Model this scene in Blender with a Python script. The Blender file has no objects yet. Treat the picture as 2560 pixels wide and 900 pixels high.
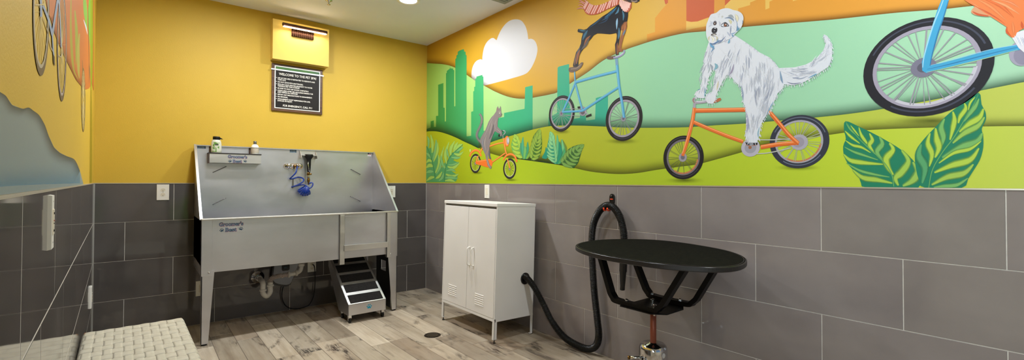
import bpy, bmesh, math, random
from mathutils import Vector, Matrix, geometry
from math import pi, sin, cos, radians, sqrt
random.seed(7)
C = bpy.context.scene.collection
# ---------------------------------------------------------------- camera
F, CX, CY, YAW, PIT, ROL = 1141.44, 1271.07, 436.48, .675, .0143, .0028
XR, YB, CAP, H, CEIL, YF = 2.5843, 4.7601, 1.217, 1.245, 2.83, -1.25
XL0, SL = -.295, .035
def LX(y): return XL0 + SL*(YB-y)
_cy, _sy, _cp, _sp, _cr, _sr = cos(YAW), sin(YAW), cos(PIT), sin(PIT), cos(ROL), sin(ROL)
_rt = Vector((_cy, -_sy, 0)); _fw = Vector((_sy, _cy, 0)); _up = Vector((0, 0, 1))
FW = _fw*_cp + _up*_sp; _u2 = _up*_cp - _fw*_sp
RT = _rt*_cr + _u2*_sr; UP = _u2*_cr - _rt*_sr
CAMP = Vector((0, 0, H))
def ray(x, y): return RT*((x-CX)/F) + UP*((CY-y)/F) + FW
def onX(x, y, X): d = ray(x, y); return CAMP + d*(X/d.x)
def onY(x, y, Y): d = ray(x, y); return CAMP + d*(Y/d.y)
def onZ(x, y, Z): d = ray(x, y); return CAMP + d*((Z-H)/d.z)
cd = bpy.data.cameras.new('camera'); cam = bpy.data.objects.new('camera', cd); C.objects.link(cam)
cd.sensor_fit = 'HORIZONTAL'; cd.sensor_width = 36; cd.lens = F/2560*36
cd.shift_x = (1280-CX)/2560; cd.shift_y = (CY-450)/2560; cd.clip_start = .02
cam.matrix_world = Matrix(((RT.x, UP.x, -FW.x, 0), (RT.y, UP.y, -FW.y, 0), (RT.z, UP.z, -FW.z, H), (0, 0, 0, 1)))
bpy.context.scene.camera = cam
# ---------------------------------------------------------------- colour and materials
def lin(c):
    r = []
    for v in c[:3]:
        v /= 255.; r.append(v/12.92 if v <= .04045 else ((v+.055)/1.055)**2.4)
    return (*r, c[3] if len(c) > 3 else 1.)
def mixc(a, b, t): return tuple(a[i]+(b[i]-a[i])*t for i in range(3))
MATS = {}
def mat(name, col=(200,200,200), rough=.5, metal=0., spec=.5, emit=None, estr=0., ior=1.5, coat=0.):
    if name in MATS: return MATS[name]
    m = bpy.data.materials.new(name); m.use_nodes = True; MATS[name] = m
    b = m.node_tree.nodes['Principled BSDF']
    b.inputs['Base Color'].default_value = lin(col); b.inputs['Roughness'].default_value = rough
    b.inputs['Metallic'].default_value = metal; b.inputs['Specular IOR Level'].default_value = spec
    b.inputs['IOR'].default_value = ior; b.inputs['Coat Weight'].default_value = coat
    if emit: b.inputs['Emission Color'].default_value = lin(emit); b.inputs['Emission Strength'].default_value = estr
    return m
def nd(m, t, **kw):
    n = m.node_tree.nodes.new(t)
    for k, v in kw.items():
        if hasattr(n, k): setattr(n, k, v)
        else: n.inputs[k.replace('_', ' ')].default_value = v
    return n
def lk(m, a, ao, b, bi): m.node_tree.links.new(a.outputs[ao], b.inputs[bi])
def bsdf(m): return m.node_tree.nodes['Principled BSDF']
def noise_var(m, col1, col2, scale=4, detail=4, stretch=(1,1,1), lo=.3, hi=.7, bump=0., bscale=60, rough=None, attr=None):
    """object-space noise between two colours, with an optional bump, roughness spread and per-face tint"""
    tc = nd(m, 'ShaderNodeTexCoord'); mp = nd(m, 'ShaderNodeMapping'); lk(m, tc, 'Object', mp, 'Vector')
    mp.inputs['Scale'].default_value = stretch
    n = nd(m, 'ShaderNodeTexNoise', Scale=scale, Detail=detail); lk(m, mp, 'Vector', n, 'Vector')
    r = nd(m, 'ShaderNodeValToRGB'); lk(m, n, 'Fac', r, 'Fac')
    r.color_ramp.elements[0].position = lo; r.color_ramp.elements[1].position = hi
    r.color_ramp.elements[0].color = lin(col1); r.color_ramp.elements[1].color = lin(col2)
    out, oi = r, 'Color'
    if attr:
        a = nd(m, 'ShaderNodeVertexColor'); a.layer_name = attr
        x = nd(m, 'ShaderNodeMix'); x.data_type = 'RGBA'; x.blend_type = 'MULTIPLY'; x.inputs[0].default_value = 1
        m.node_tree.links.new(r.outputs['Color'], x.inputs[6]); m.node_tree.links.new(a.outputs['Color'], x.inputs[7])
        m.node_tree.links.new(x.outputs[2], bsdf(m).inputs['Base Color'])
    else: lk(m, out, oi, bsdf(m), 'Base Color')
    if bump:
        n2 = nd(m, 'ShaderNodeTexNoise', Scale=bscale, Detail=3); lk(m, mp, 'Vector', n2, 'Vector')
        bp = nd(m, 'ShaderNodeBump', Strength=bump, Distance=.002); lk(m, n2, 'Fac', bp, 'Height'); lk(m, bp, 'Normal', bsdf(m), 'Normal')
    if rough:
        mr = nd(m, 'ShaderNodeMapRange'); lk(m, n, 'Fac', mr, 'Value')
        mr.inputs['From Min'].default_value = .3; mr.inputs['From Max'].default_value = .7
        mr.inputs['To Min'].default_value, mr.inputs['To Max'].default_value = rough; lk(m, mr, 'Result', bsdf(m), 'Roughness')
    return m
M_gold = noise_var(mat('gold_paint', rough=.55, spec=.35), (200,165,54), (204,169,60), 2, 3, bump=.25, bscale=180)
M_ceil = noise_var(mat('ceiling_paint', rough=.8, spec=.2), (226,229,235), (232,235,241), 1.5, 3, bump=.2, bscale=120)
M_grout = noise_var(mat('grout', rough=.8, spec=.2), (205,200,192), (222,217,208), 30, 3)
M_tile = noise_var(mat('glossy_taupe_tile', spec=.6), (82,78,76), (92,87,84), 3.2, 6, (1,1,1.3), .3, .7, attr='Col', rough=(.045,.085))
M_tile_lit = noise_var(mat('glossy_taupe_tile_lit', spec=.6), (131,123,120), (143,135,131), 3.2, 6, (1,1,1.3), .3, .7, attr='Col', rough=(.06,.11))  # same taupe tile, lighter: stronger light on the right wall put into its colour
M_trim = mat('trim_metal', (205,198,180), .35, .6)
M_white = mat('white_plastic', (236,233,224), .35)
M_whitemetal = noise_var(mat('white_enamel', rough=.38, spec=.5), (232,230,226), (238,236,233), 3, 2)
M_steel = noise_var(mat('brushed_steel', metal=1.), (200,200,204), (218,218,222), 2.4, 5, (1,1,2), .3, .7, bump=.03, bscale=90, rough=(.33,.42))
M_steel2 = noise_var(mat('folded_steel', metal=1.), (212,210,206), (220,218,214), 5, 3, (1,1,4), rough=(.34,.44))
M_chrome = mat('chrome', (215,215,218), .08, 1.)
M_brass = noise_var(mat('brass', rough=.3, metal=1.), (150,112,55), (120,92,50), 40, 2)
M_black = mat('black_rubber', (15,14,14), .5, 0., .35)
M_blackgloss = mat('black_plastic', (16,16,17), .25)
M_blackmetal = mat('black_powder_coat', (9,7,7), .4, 0., .22)
M_blue = mat('blue_hose', (18,52,135), .15, 0., .6)
M_pvc = noise_var(mat('pvc_white', rough=.4), (196,192,184), (212,208,200), 12, 3)
M_pvcdark = mat('flexible_pipe', (168,154,146), .5)
M_cream = noise_var(mat('woven_cream_strap', rough=.6, spec=.3), (186,179,160), (198,191,173), 30, 3, bump=.2, bscale=400)
M_wood = noise_var(mat('brown_bench_wood', rough=.45), (122,78,44), (150,100,60), 9, 4, (1,.15,1))
M_pole = noise_var(mat('copper_brown_pole', rough=.42, metal=.35), (140,72,52), (158,88,64), 10, 2, (1,1,.2))
M_orange = mat('orange_rubber', (232,74,38), .4)
M_top = noise_var(mat('speckled_rubber_top', rough=.9, spec=.06), (15,15,11), (27,27,20), 60, 6, lo=.35, hi=.75, bump=.6, bscale=500)
M_pad = noise_var(mat('grip_pad', rough=.85, spec=.2), (24,22,21), (38,35,33), 90, 5, bump=.8, bscale=600)
M_bronze = mat('bronze', (74,46,32), .4, .7)
M_led = mat('led_strip', (255,240,220), .4, emit=(255,226,184), estr=34)
M_lens = mat('lamp_lens', (255,255,255), .4, emit=(255,250,244), estr=9)
# ---------------------------------------------------------------- mesh helpers
class MB:
    def __init__(s): s.v = []; s.f = []; s.m = []; s.sm = []
    def add(s, vs, fs, mi=0, smooth=False):
        o = len(s.v); s.v += [Vector(v) for v in vs]
        for f in fs: s.f.append([o+i for i in f]); s.m.append(mi); s.sm.append(smooth)
        return s
    def box(s, a, b, mi=0, bev=0.):
        x0, y0, z0 = [min(a[i], b[i]) for i in range(3)]; x1, y1, z1 = [max(a[i], b[i]) for i in range(3)]
        if bev <= 0:
            return s.add([(x0,y0,z0),(x1,y0,z0),(x1,y1,z0),(x0,y1,z0),(x0,y0,z1),(x1,y0,z1),(x1,y1,z1),(x0,y1,z1)],
                         [(0,3,2,1),(4,5,6,7),(0,1,5,4),(1,2,6,5),(2,3,7,6),(3,0,4,7)], mi)
        bm = bmesh.new(); bmesh.ops.create_cube(bm, size=1)
        for v in bm.verts: v.co = Vector(((x0+x1)/2+v.co.x*(x1-x0), (y0+y1)/2+v.co.y*(y1-y0), (z0+z1)/2+v.co.z*(z1-z0)))
        bev = min(bev, .49*min(x1-x0, y1-y0, z1-z0))
        bmesh.ops.bevel(bm, geom=bm.edges[:], offset=bev, segments=2, affect='EDGES', profile=.5)
        s.bm(bm, mi); return s
    def bm(s, bm, mi=0, smooth=False):
        bm.verts.index_update(); s.add([v.co.copy() for v in bm.verts], [[v.index for v in f.verts] for f in bm.faces], mi, smooth); bm.free(); return s
    def prism(s, pts, vec, mi=0):
        """closed polygon of 3-D points extruded by vec"""
        n = len(pts); vec = Vector(vec); a = [Vector(p) for p in pts]; b = [p+vec for p in a]
        t = geometry.tessellate_polygon([a]); nrm = Vector((0,0,0))
        for i in range(n): nrm += a[i].cross(a[(i+1) % n])
        flip = nrm.dot(vec) > 0
        fs = []
        for tr in t:
            x, y, z = tr
            k = (a[y]-a[x]).cross(a[z]-a[x]).dot(vec)
            tr1 = (x,z,y) if k > 0 else (x,y,z)
            fs.append(tr1); fs.append(tuple(i+n for i in reversed(tr1)))
        for i in range(n):
            j = (i+1) % n; q = (i, j, j+n, i+n); fs.append(q if flip else q[::-1])
        return s.add(a+b, fs, mi)
    def tube(s, pts, r, seg=12, mi=0, closed=False, caps=True, flat=None):
        pts = [Vector(p) for p in pts]; n = len(pts); rr = r if hasattr(r, '__len__') else [r]*n
        vs, fs = [], []
        tan = []
        for i in range(n):
            if closed: t = pts[(i+1) % n]-pts[i-1]
            else: t = pts[min(i+1, n-1)]-pts[max(i-1, 0)]
            tan.append(t.normalized() if t.length > 1e-9 else Vector((0,0,1)))
        u = tan[0].orthogonal().normalized()
        if flat is not None: u = (Vector(flat) - tan[0]*Vector(flat).dot(tan[0])).normalized()
        for i in range(n):
            u = (u - tan[i]*u.dot(tan[i])); u = u.normalized() if u.length > 1e-6 else tan[i].orthogonal().normalized()
            w = tan[i].cross(u)
            for k in range(seg):
                a = 2*pi*k/seg; vs.append(pts[i] + (u*cos(a)+w*sin(a))*rr[i])
        for i in range(n if closed else n-1):
            j = (i+1) % n
            for k in range(seg):
                l = (k+1) % seg; fs.append((i*seg+k, i*seg+l, j*seg+l, j*seg+k))
        s.add(vs, fs, mi, True)
        if caps and not closed:
            o = len(s.v)-n*seg
            s.f.append([o+k for k in reversed(range(seg))]); s.m.append(mi); s.sm.append(False)
            s.f.append([o+(n-1)*seg+k for k in range(seg)]); s.m.append(mi); s.sm.append(False)
        return s
    def bar(s, pts, w, h, up=(0,0,1), mi=0):
        """rectangular bar swept along pts; h measured along `up` made square to the path, w across"""
        pts = [Vector(p) for p in pts]; n = len(pts); vs, fs = [], []; up = Vector(up)
        for i in range(n):
            t = (pts[min(i+1,n-1)]-pts[max(i-1,0)]).normalized(); a = t.cross(up).normalized()*w/2; b = a.cross(t).normalized()*h/2
            vs += [pts[i]+a+b, pts[i]-a+b, pts[i]-a-b, pts[i]+a-b]
        for i in range(n-1):
            for k in range(4): l = (k+1) % 4; fs.append((i*4+k, i*4+l, i*4+4+l, i*4+4+k)[::-1])
        fs.append((0,1,2,3)); fs.append(tuple((n-1)*4+k for k in (3,2,1,0)))
        return s.add(vs, fs, mi)
    def lathe(s, prof, c=(0,0,0), axis='Z', seg=28, mi=0, smooth=True):
        """profile of (r, h) turned round an axis through c"""
        vs, fs = [], []; n = len(prof); c = Vector(c)
        for r, h in prof:
            for k in range(seg):
                a = 2*pi*k/seg; p, q = r*cos(a), r*sin(a)
                vs.append(c + Vector({'Z': (p,q,h), 'Y': (p,h,-q), 'X': (h,p,q)}[axis]))
        for i in range(n-1):
            for k in range(seg): l = (k+1) % seg; fs.append((i*seg+k, i*seg+l, (i+1)*seg+l, (i+1)*seg+k))
        s.add(vs, fs, mi, smooth); o = len(s.v)-n*seg
        for i, rev in ((0, True), (n-1, False)):
            if prof[i][0] > 1e-6:
                r = range(seg); s.f.append([o+i*seg+k for k in (reversed(r) if rev else r)]); s.m.append(mi); s.sm.append(False)
        return s
    def done(s, name, mats, parent=None, bevel=0., fix=True):
        me = bpy.data.meshes.new(name); off = Vector(parent.get('_w', (0,0,0))) if parent else Vector((0,0,0))
        me.from_pydata([v-off for v in s.v], [], s.f)
        if not isinstance(mats, (list, tuple)): mats = [mats]
        for m in mats: me.materials.append(m)
        me.polygons.foreach_set('material_index', s.m); me.polygons.foreach_set('use_smooth', s.sm); me.update()
        if fix:
            b = bmesh.new(); b.from_mesh(me); bmesh.ops.recalc_face_normals(b, faces=b.faces); b.to_mesh(me); b.free()
        o = bpy.data.objects.new(name, me); C.objects.link(o)
        if parent: o.parent = parent; o['_w'] = tuple(off)
        if bevel:
            bv = o.modifiers.new('bevel', 'BEVEL'); bv.width = bevel; bv.segments = 2; bv.limit_method = 'ANGLE'; bv.angle_limit = radians(40)
        return o
def thing(name, label, cat, loc, group=None, kind=None):
    o = bpy.data.objects.new(name, None); C.objects.link(o); o.location = loc; o['_w'] = tuple(loc); o.empty_display_size = .05
    return tag(o, label, cat, group, kind)
def tag(o, label=None, cat=None, group=None, kind=None):
    if label: o['label'] = label
    if cat: o['category'] = cat
    if group: o['group'] = group
    if kind: o['kind'] = kind
    return o
def cr(pts, n=6, closed=False):
    """Catmull-Rom through points of any dimension"""
    P = [tuple(p) for p in pts]; m = len(P); out = []; D = range(len(P[0]))
    for i in range(m if closed else m-1):
        if closed: p0, p1, p2, p3 = P[i-1], P[i], P[(i+1) % m], P[(i+2) % m]
        else: p0, p1, p2, p3 = P[max(i-1,0)], P[i], P[i+1], P[min(i+2,m-1)]
        for k in range(n):
            t = k/n
            out.append(tuple(.5*(2*p1[d]+(p2[d]-p0[d])*t+(2*p0[d]-5*p1[d]+4*p2[d]-p3[d])*t*t+(3*p1[d]-p0[d]-3*p2[d]+p3[d])*t**3) for d in D))
    if not closed: out.append(P[-1])
    return out
def text(name, s, size, m, parent, loc, rot=(pi/2,0,0), align='LEFT', off=0., ext=.0004, sx=1., shear=0., spacing=1.):
    cu = bpy.data.curves.new(name, 'FONT'); cu.body = s; cu.size = size; cu.align_x = align; cu.offset = off; cu.extrude = ext
    cu.shear = shear; cu.space_character = spacing; cu.resolution_u = 3
    t = bpy.data.objects.new(name, cu); C.objects.link(t); bpy.context.view_layer.update()
    me = bpy.data.meshes.new_from_object(t.evaluated_get(bpy.context.evaluated_depsgraph_get())); bpy.data.objects.remove(t)
    me.transform(Matrix.Translation(Vector(loc)-Vector(parent['_w'])) @ Matrix.Rotation(rot[2],4,'Z') @ Matrix.Rotation(rot[1],4,'Y') @ Matrix.Rotation(rot[0],4,'X') @ Matrix.Diagonal((sx,1,1,1)))
    me.materials.clear(); me.materials.append(m)
    o = bpy.data.objects.new(name, me); C.objects.link(o); o.parent = parent; o['_w'] = tuple(parent['_w']); return o
# ================================================================ ROOM
def wallframe(O, U, N):
    O, U, N = Vector(O), Vector(U).normalized(), Vector(N).normalized()
    return lambda s, z, n=0.: O + U*s + N*n + Vector((0,0,z))
WR_ = wallframe((XR,YB,0), (0,-1,0), (-1,0,0))
WB_ = wallframe((XL0,YB,0), (1,0,0), (0,-1,0))
WL_ = wallframe((XL0,YB,0), (SL,-1,0), (1,SL,0))
PT = .3078
def tile_wall(name, W, length, offs, thick=.12, x1=.02, tile=None, e=-.0025, g=.0017):
    """painted wall with four courses of real tiles below the cap; offs[k] = first joint of course k"""
    mb = MB()
    def quadbox(s0, s1, z0, z1, n0, n1, mi):
        vs = [W(s0,z0,n0), W(s1,z0,n0), W(s1,z1,n0), W(s0,z1,n0), W(s0+.0012,z0+.0012,n1), W(s1-.0012,z0+.0012,n1), W(s1-.0012,z1-.0012,n1), W(s0+.0012,z1-.0012,n1)]
        mb.add(vs, [(4,5,6,7),(0,1,5,4),(1,2,6,5),(2,3,7,6),(3,0,4,7)], mi)
    vs = [W(-.02,CAP,e), W(length+x1,CAP,e), W(length+x1,CEIL,e), W(-.02,CEIL,e), W(-.02,0,e), W(length+x1,0,e)]
    mb.add(vs, [(0,1,2,3)], 0); mb.add(vs, [(4,5,1,0)], 1)
    b = [W(0,0,-thick), W(length,0,-thick), W(length,CEIL,-thick), W(0,CEIL,-thick)]
    mb.add([W(0,0,e), W(length,0,e), W(length,CEIL,e), W(0,CEIL,e)]+b, [(0,1,5,4),(2,3,7,6),(1,2,6,5),(3,0,4,7),(4,5,6,7)], 0)
    cols = [None]*len(mb.f)
    for k in range(4):
        z1 = CAP-k*PT - (g if k else 0); z0 = max(CAP-(k+1)*PT + g, .001)
        j = offs[k]
        while j > 0: j -= .6126
        while j < length:
            a, c = max(j+g, .001), min(j+.6126-g, length-.001); j += .6126
            if c-a < .01: continue
            n0 = len(mb.f); quadbox(a, c, z0, z1, e, 0, 2); t = random.uniform(.93, 1.06)
            cols += [(t, t*random.uniform(.985,1.01), t*random.uniform(.98,1.01), 1)]*(len(mb.f)-n0)
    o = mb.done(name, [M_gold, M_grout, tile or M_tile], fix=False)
    ca = o.data.color_attributes.new('Col', 'FLOAT_COLOR', 'CORNER')
    for p in o.data.polygons:
        c = cols[p.index] or (1,1,1,1)
        for li in p.loop_indices: ca.data[li].color = c
    return tag(o, kind='structure')
LR = YB-YF
tile_wall('wall_right', WR_, LR, [.2963, .2963+.3063, .2963, .2963+.3063], tile=M_tile_lit)
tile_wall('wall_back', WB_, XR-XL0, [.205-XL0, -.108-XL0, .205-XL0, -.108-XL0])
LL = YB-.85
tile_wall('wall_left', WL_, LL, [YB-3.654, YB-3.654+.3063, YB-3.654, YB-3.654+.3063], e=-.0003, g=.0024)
for nm, W, L in (('trim_right', WR_, LR), ('trim_back', WB_, XR-XL0), ('trim_left', WL_, LL)):
    mb = MB(); z0, z1, n = CAP-.001, CAP+.005, .003
    mb.add([W(0,z0,0), W(L,z0,0), W(L,z1,0), W(0,z1,0), W(0,z0,n), W(L,z0,n), W(L,z1,n), W(0,z1,n)], [(4,5,6,7),(0,1,5,4),(2,3,7,6),(1,2,6,5),(3,0,4,7)])
    tag(mb.done(nm, M_trim, fix=False), kind='structure')
# caulk lines in the two corners
for nm, x in (('trim_corner_left', XL0+.003), ('trim_corner_right', XR-.003)):
    tag(MB().box((x-.003,YB-.003,0),(x+.003,YB+.002,CAP)).done(nm, mat('grey_caulk',(158,156,148),.7)), kind='structure')
tag(MB().box((-.6,YF-.2,CEIL),(XR+.2,YB+.2,CEIL+.12)).done('ceiling', M_ceil), kind='structure')
# floor of wood-look planks, each a real tile
M_plank = mat('weathered_plank_tile', rough=.42, spec=.5)
def plank_nodes(m):
    nt = m.node_tree; at = nd(m,'ShaderNodeVertexColor'); at.layer_name = 'Col'
    sep = nd(m,'ShaderNodeSeparateColor'); lk(m, at,'Color', sep,'Color')
    tc = nd(m,'ShaderNodeTexCoord'); off = nd(m,'ShaderNodeCombineXYZ')
    mu = nd(m,'ShaderNodeMath'); mu.operation='MULTIPLY'; mu.inputs[1].default_value=37.; lk(m,sep,'Red',mu,0); lk(m,mu,0,off,0); lk(m,mu,0,off,1); lk(m,mu,0,off,2)
    ad = nd(m,'ShaderNodeVectorMath'); ad.operation='ADD'; lk(m,tc,'Object',ad,0); lk(m,off,0,ad,1)
    def noise(scale, det, st, dist=0.):
        mp = nd(m,'ShaderNodeMapping'); lk(m,ad,0,mp,'Vector'); mp.inputs['Scale'].default_value = st
        n = nd(m,'ShaderNodeTexNoise', Scale=scale, Detail=det, Distortion=dist, Roughness=.6); lk(m,mp,'Vector',n,'Vector'); return n
    def ramp(n, o, stops):
        r = nd(m,'ShaderNodeValToRGB'); lk(m,n,o,r,'Fac'); e = r.color_ramp.elements
        e[0].position, e[0].color = stops[0][0], lin(stops[0][1]); e[1].position, e[1].color = stops[-1][0], lin(stops[-1][1])
        for p, c in stops[1:-1]: x = e.new(p); x.color = lin(c)
        return r
    def mix(a, ao, b, bo, f, fo, mode='MIX'):
        x = nd(m,'ShaderNodeMix'); x.data_type='RGBA'; x.blend_type=mode
        nt.links.new(a.outputs[ao], x.inputs[6]); nt.links.new(b.outputs[bo], x.inputs[7])
        if f is None: x.inputs[0].default_value = 1
        else: nt.links.new(f.outputs[fo], x.inputs[0])
        return x
    base = ramp(noise(2.6,5,(1,.35,1)),'Fac',[(.3,(154,138,118)),(.5,(197,182,160)),(.72,(217,205,185))])
    grain = ramp(noise(26,5,(1,.06,1),.4),'Fac',[(.3,(222,216,209)),(.6,(255,255,255))])
    x1 = mix(base,'Color',grain,'Color',None,None,'MULTIPLY')
    # brown boards
    br = ramp(noise(9,5,(1,.12,1),.6),'Fac',[(.3,(124,98,76)),(.7,(176,152,128))])
    gb = nd(m,'ShaderNodeMapRange'); lk(m,sep,'Green',gb,'Value'); gb.inputs['From Min'].default_value=.8; gb.inputs['From Max'].default_value=1.1
    x2 = mix(x1,2,br,'Color',gb,'Result')
    # worn dark smudges drawn out along the grain, scratchy inside
    sm = ramp(noise(4.6,3,(1.1,.5,1),.8),'Fac',[(.53,(0,0,0)),(.65,(255,255,255))])
    sc = ramp(noise(60,4,(1,.14,1),1.),'Fac',[(.36,(0,0,0)),(.58,(255,255,255))])
    sx = mix(sm,'Color',sc,'Color',None,None,'MULTIPLY')
    dk = ramp(noise(8,2,(1,1,1)),'Fac',[(.4,(52,45,40)),(.6,(82,70,60))])
    x3 = mix(x2,2,dk,'Color',sx,2)
    br2 = ramp(noise(2.2,3,(1,.3,1)),'Fac',[(.55,(0,0,0)),(.75,(130,130,130))]); tan_ = ramp(noise(5,2,(1,1,1)),'Fac',[(.4,(150,122,98)),(.6,(160,132,106))])
    x4 = mix(x3,2,tan_,'Color',br2,'Color')
    tn = nd(m,'ShaderNodeMapRange'); lk(m,sep,'Blue',tn,'Value'); tn.inputs['To Min'].default_value=.68; tn.inputs['To Max'].default_value=1.04
    tc_ = nd(m,'ShaderNodeCombineColor'); [lk(m,tn,'Result',tc_,k) for k in ('Red','Green','Blue')]
    x5 = mix(x4,2,tc_,'Color',None,None,'MULTIPLY'); lk(m,x5,2,bsdf(m),'Base Color')
    bp = nd(m,'ShaderNodeBump',Strength=.15,Distance=.001); n = noise(40,4,(1,.1,1)); lk(m,n,'Fac',bp,'Height'); lk(m,bp,'Normal',bsdf(m),'Normal')
plank_nodes(M_plank)
M_pgrout = mat('floor_grout', (112,100,88), .9)
mb = MB(); cols = []; x0f, x1f = -.35, XR+.02
mb.box((x0f,YF-.1,-.1),(x1f,YB+.02,-.0015),1); cols += [(0,0,0,1)]*6
w, g, i = .1545, .0017, 0
X = 2.436 - w*19
while X < x1f:
    y = YF-.1-random.uniform(0,.9)
    while y < YB+.02:
        a0, a1, b0, b1 = max(X+g,x0f), min(X+w-g,x1f), max(y+g,YF-.1), min(y+.92-g,YB+.02); y += .92
        if a1-a0 < .01 or b1-b0 < .01: continue
        c = (random.random(), random.random(), random.random(), 1)
        mb.add([(a0,b0,-.0015),(a1,b0,-.0015),(a1,b1,-.0015),(a0,b1,-.0015),(a0+.001,b0+.001,0),(a1-.001,b0+.001,0),(a1-.001,b1-.001,0),(a0+.001,b1-.001,0)],
               [(4,5,6,7),(0,1,5,4),(1,2,6,5),(2,3,7,6),(3,0,4,7)]); cols += [c]*5
    X += w
fl = tag(mb.done('floor', [M_plank, M_pgrout], fix=False), kind='structure')
ca = fl.data.color_attributes.new('Col','FLOAT_COLOR','CORNER')
for p in fl.data.polygons:
    for li in p.loop_indices: ca.data[li].color = cols[p.index]
# front wall behind the camera: glazed storefront that brings in the daylight
WX0, WX1, WZ0, WZ1 = .35, 2.35, .42, 2.35
mb = MB()
for a, b in (((-.35,0),(WX0,CEIL)),((WX1,0),(XR+.1,CEIL)),((WX0,0),(WX1,WZ0)),((WX0,WZ1),(WX1,CEIL))):
    mb.box((a[0],YF-.14,a[1]),(b[0],YF,b[1]))
tag(mb.done('wall_front', mat('warm_white_paint',(222,214,196),.6)), kind='structure')
# left wall beside the camera; unseen side window added to brighten the right-hand tiles
xl = LX(.85); mb = MB()
for a, b in (((YF-.1,0),(.85,.45)),((YF-.1,2.35),(.85,CEIL)),((YF-.1,.45),(-1.1,2.35)),((.2,.45),(.849,2.35))):
    mb.box((-.30,a[0],a[1]),(LX((a[0]+b[0])/2)-.03 if 0 else -.165,b[0],b[1]))
tag(mb.done('wall_left_front', MATS['warm_white_paint']), kind='structure')
w2 = thing('added_side_window', None, None, (-.22,-.2,.45), kind='structure')
mb = MB()
for yy in (-1.1, -.47, .15): mb.box((-.26,yy,.45),(-.19,yy+.05,2.35))
for zz in (.45, 2.3): mb.box((-.26,-1.1,zz),(-.19,.2,zz+.05))
mb.done('window_frame', mat('dark_bronze_frame',(58,50,44),.4,.5), w2, bevel=.003)
wf = thing('window_1', None, None, (1.35,YF-.07,WZ0), kind='structure')
mb = MB(); d0, d1 = YF-.11, YF-.04
for xx in (WX0, 1.0, 1.68, WX1-.05): mb.box((xx,d0,WZ0),(xx+.05,d1,WZ1))
for zz in (WZ0, WZ1-.05): mb.box((WX0,d0,zz),(WX1,d1,zz+.05))
mb.done('window_frame', mat('dark_bronze_frame',(58,50,44),.4,.5), wf, bevel=.003)
M_glass = bpy.data.materials.new('window_glass'); M_glass.use_nodes = True
_nt = M_glass.node_tree; _nt.nodes.remove(_nt.nodes['Principled BSDF'])
_t = _nt.nodes.new('ShaderNodeBsdfTransparent'); _t.inputs[0].default_value = (.93,.96,.95,1); _g = _nt.nodes.new('ShaderNodeBsdfGlossy'); _g.inputs['Roughness'].default_value = .02
_f = _nt.nodes.new('ShaderNodeFresnel'); _x = _nt.nodes.new('ShaderNodeMixShader')
_nt.links.new(_f.outputs[0],_x.inputs[0]); _nt.links.new(_t.outputs[0],_x.inputs[1]); _nt.links.new(_g.outputs[0],_x.inputs[2]); _nt.links.new(_x.outputs[0],_nt.nodes['Material Output'].inputs['Surface'])
MB().box((WX0+.04,YF-.078,WZ0+.04),(WX1-.04,YF-.072,WZ1-.04)).done('glass_pane', M_glass, wf)
MB().box((-.228,-1.07,.48),(-.222,.17,2.32)).done('glass_pane', M_glass, w2)
# outside, seen only as reflections in the glossy tile
tag(MB().box((-14,-26,-.25),(16,YF-.14,-.2)).done('ground', noise_var(mat('lawn',rough=.9),(84,112,52),(120,142,76),3,5)), kind='structure')
tag(MB().box((-14,-5.2,-.2),(16,-3.6,-.185)).done('sidewalk', noise_var(mat('concrete',rough=.8),(196,192,184),(214,210,202),4,4)), kind='structure')
M_leaf = noise_var(mat('shrub_leaf',rough=.8),(38,68,26),(88,124,48),9,5)
for k,(sx_,sy_,sr_) in enumerate(((-.6,-6.6,.8),(1.3,-6.4,.7),(3.0,-6.9,.9),(5.2,-7.2,1.1),(-2.8,-7.,1.))):
    bm = bmesh.new(); bmesh.ops.create_icosphere(bm, subdivisions=4, radius=sr_)
    for v in bm.verts: v.co *= 1+.22*(sin(v.co.x*9+k)*sin(v.co.y*8)*sin(v.co.z*10+k*2))+random.uniform(-.04,.04); v.co.z *= .8
    for v in bm.verts: v.co += Vector((sx_,sy_,sr_*.6-.2))
    tag(MB().bm(bm).done('shrub', M_leaf), 'rounded green shrub on the lawn outside the window', 'shrub', 'shrubs outside the window')
# ================================================================ MURAL
M_paint = mat('mural_paint', rough=.55, spec=.35)
_vc = nd(M_paint,'ShaderNodeVertexColor'); _vc.layer_name = 'Col'
lk(M_paint,_vc,'Color',bsdf(M_paint),'Base Color'); lk(M_paint,_vc,'Alpha',bsdf(M_paint),'Alpha')
_tc = nd(M_paint,'ShaderNodeTexCoord'); _n = nd(M_paint,'ShaderNodeTexNoise',Scale=160); lk(M_paint,_tc,'Object',_n,'Vector'); _b = nd(M_paint,'ShaderNodeBump',Strength=.12,Distance=.001); lk(M_paint,_n,'Fac',_b,'Height'); lk(M_paint,_b,'Normal',bsdf(M_paint),'Normal')
def clampz(v): v.z = max(v.z, CAP+.0055); return v
def mapR(x, y, n): return clampz(onX(x, y, XR-n))
def mapL(x, y, n):
    d = ray(x, y); t = (XL0+SL*YB+n)/(d.x+SL*d.y); return clampz(CAMP+d*t)
def TR(x0, y0, sc): return lambda pts: [(x0+p[0]*sc, y0+p[1]*sc)+tuple(p[2:]) for p in pts]
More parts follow.
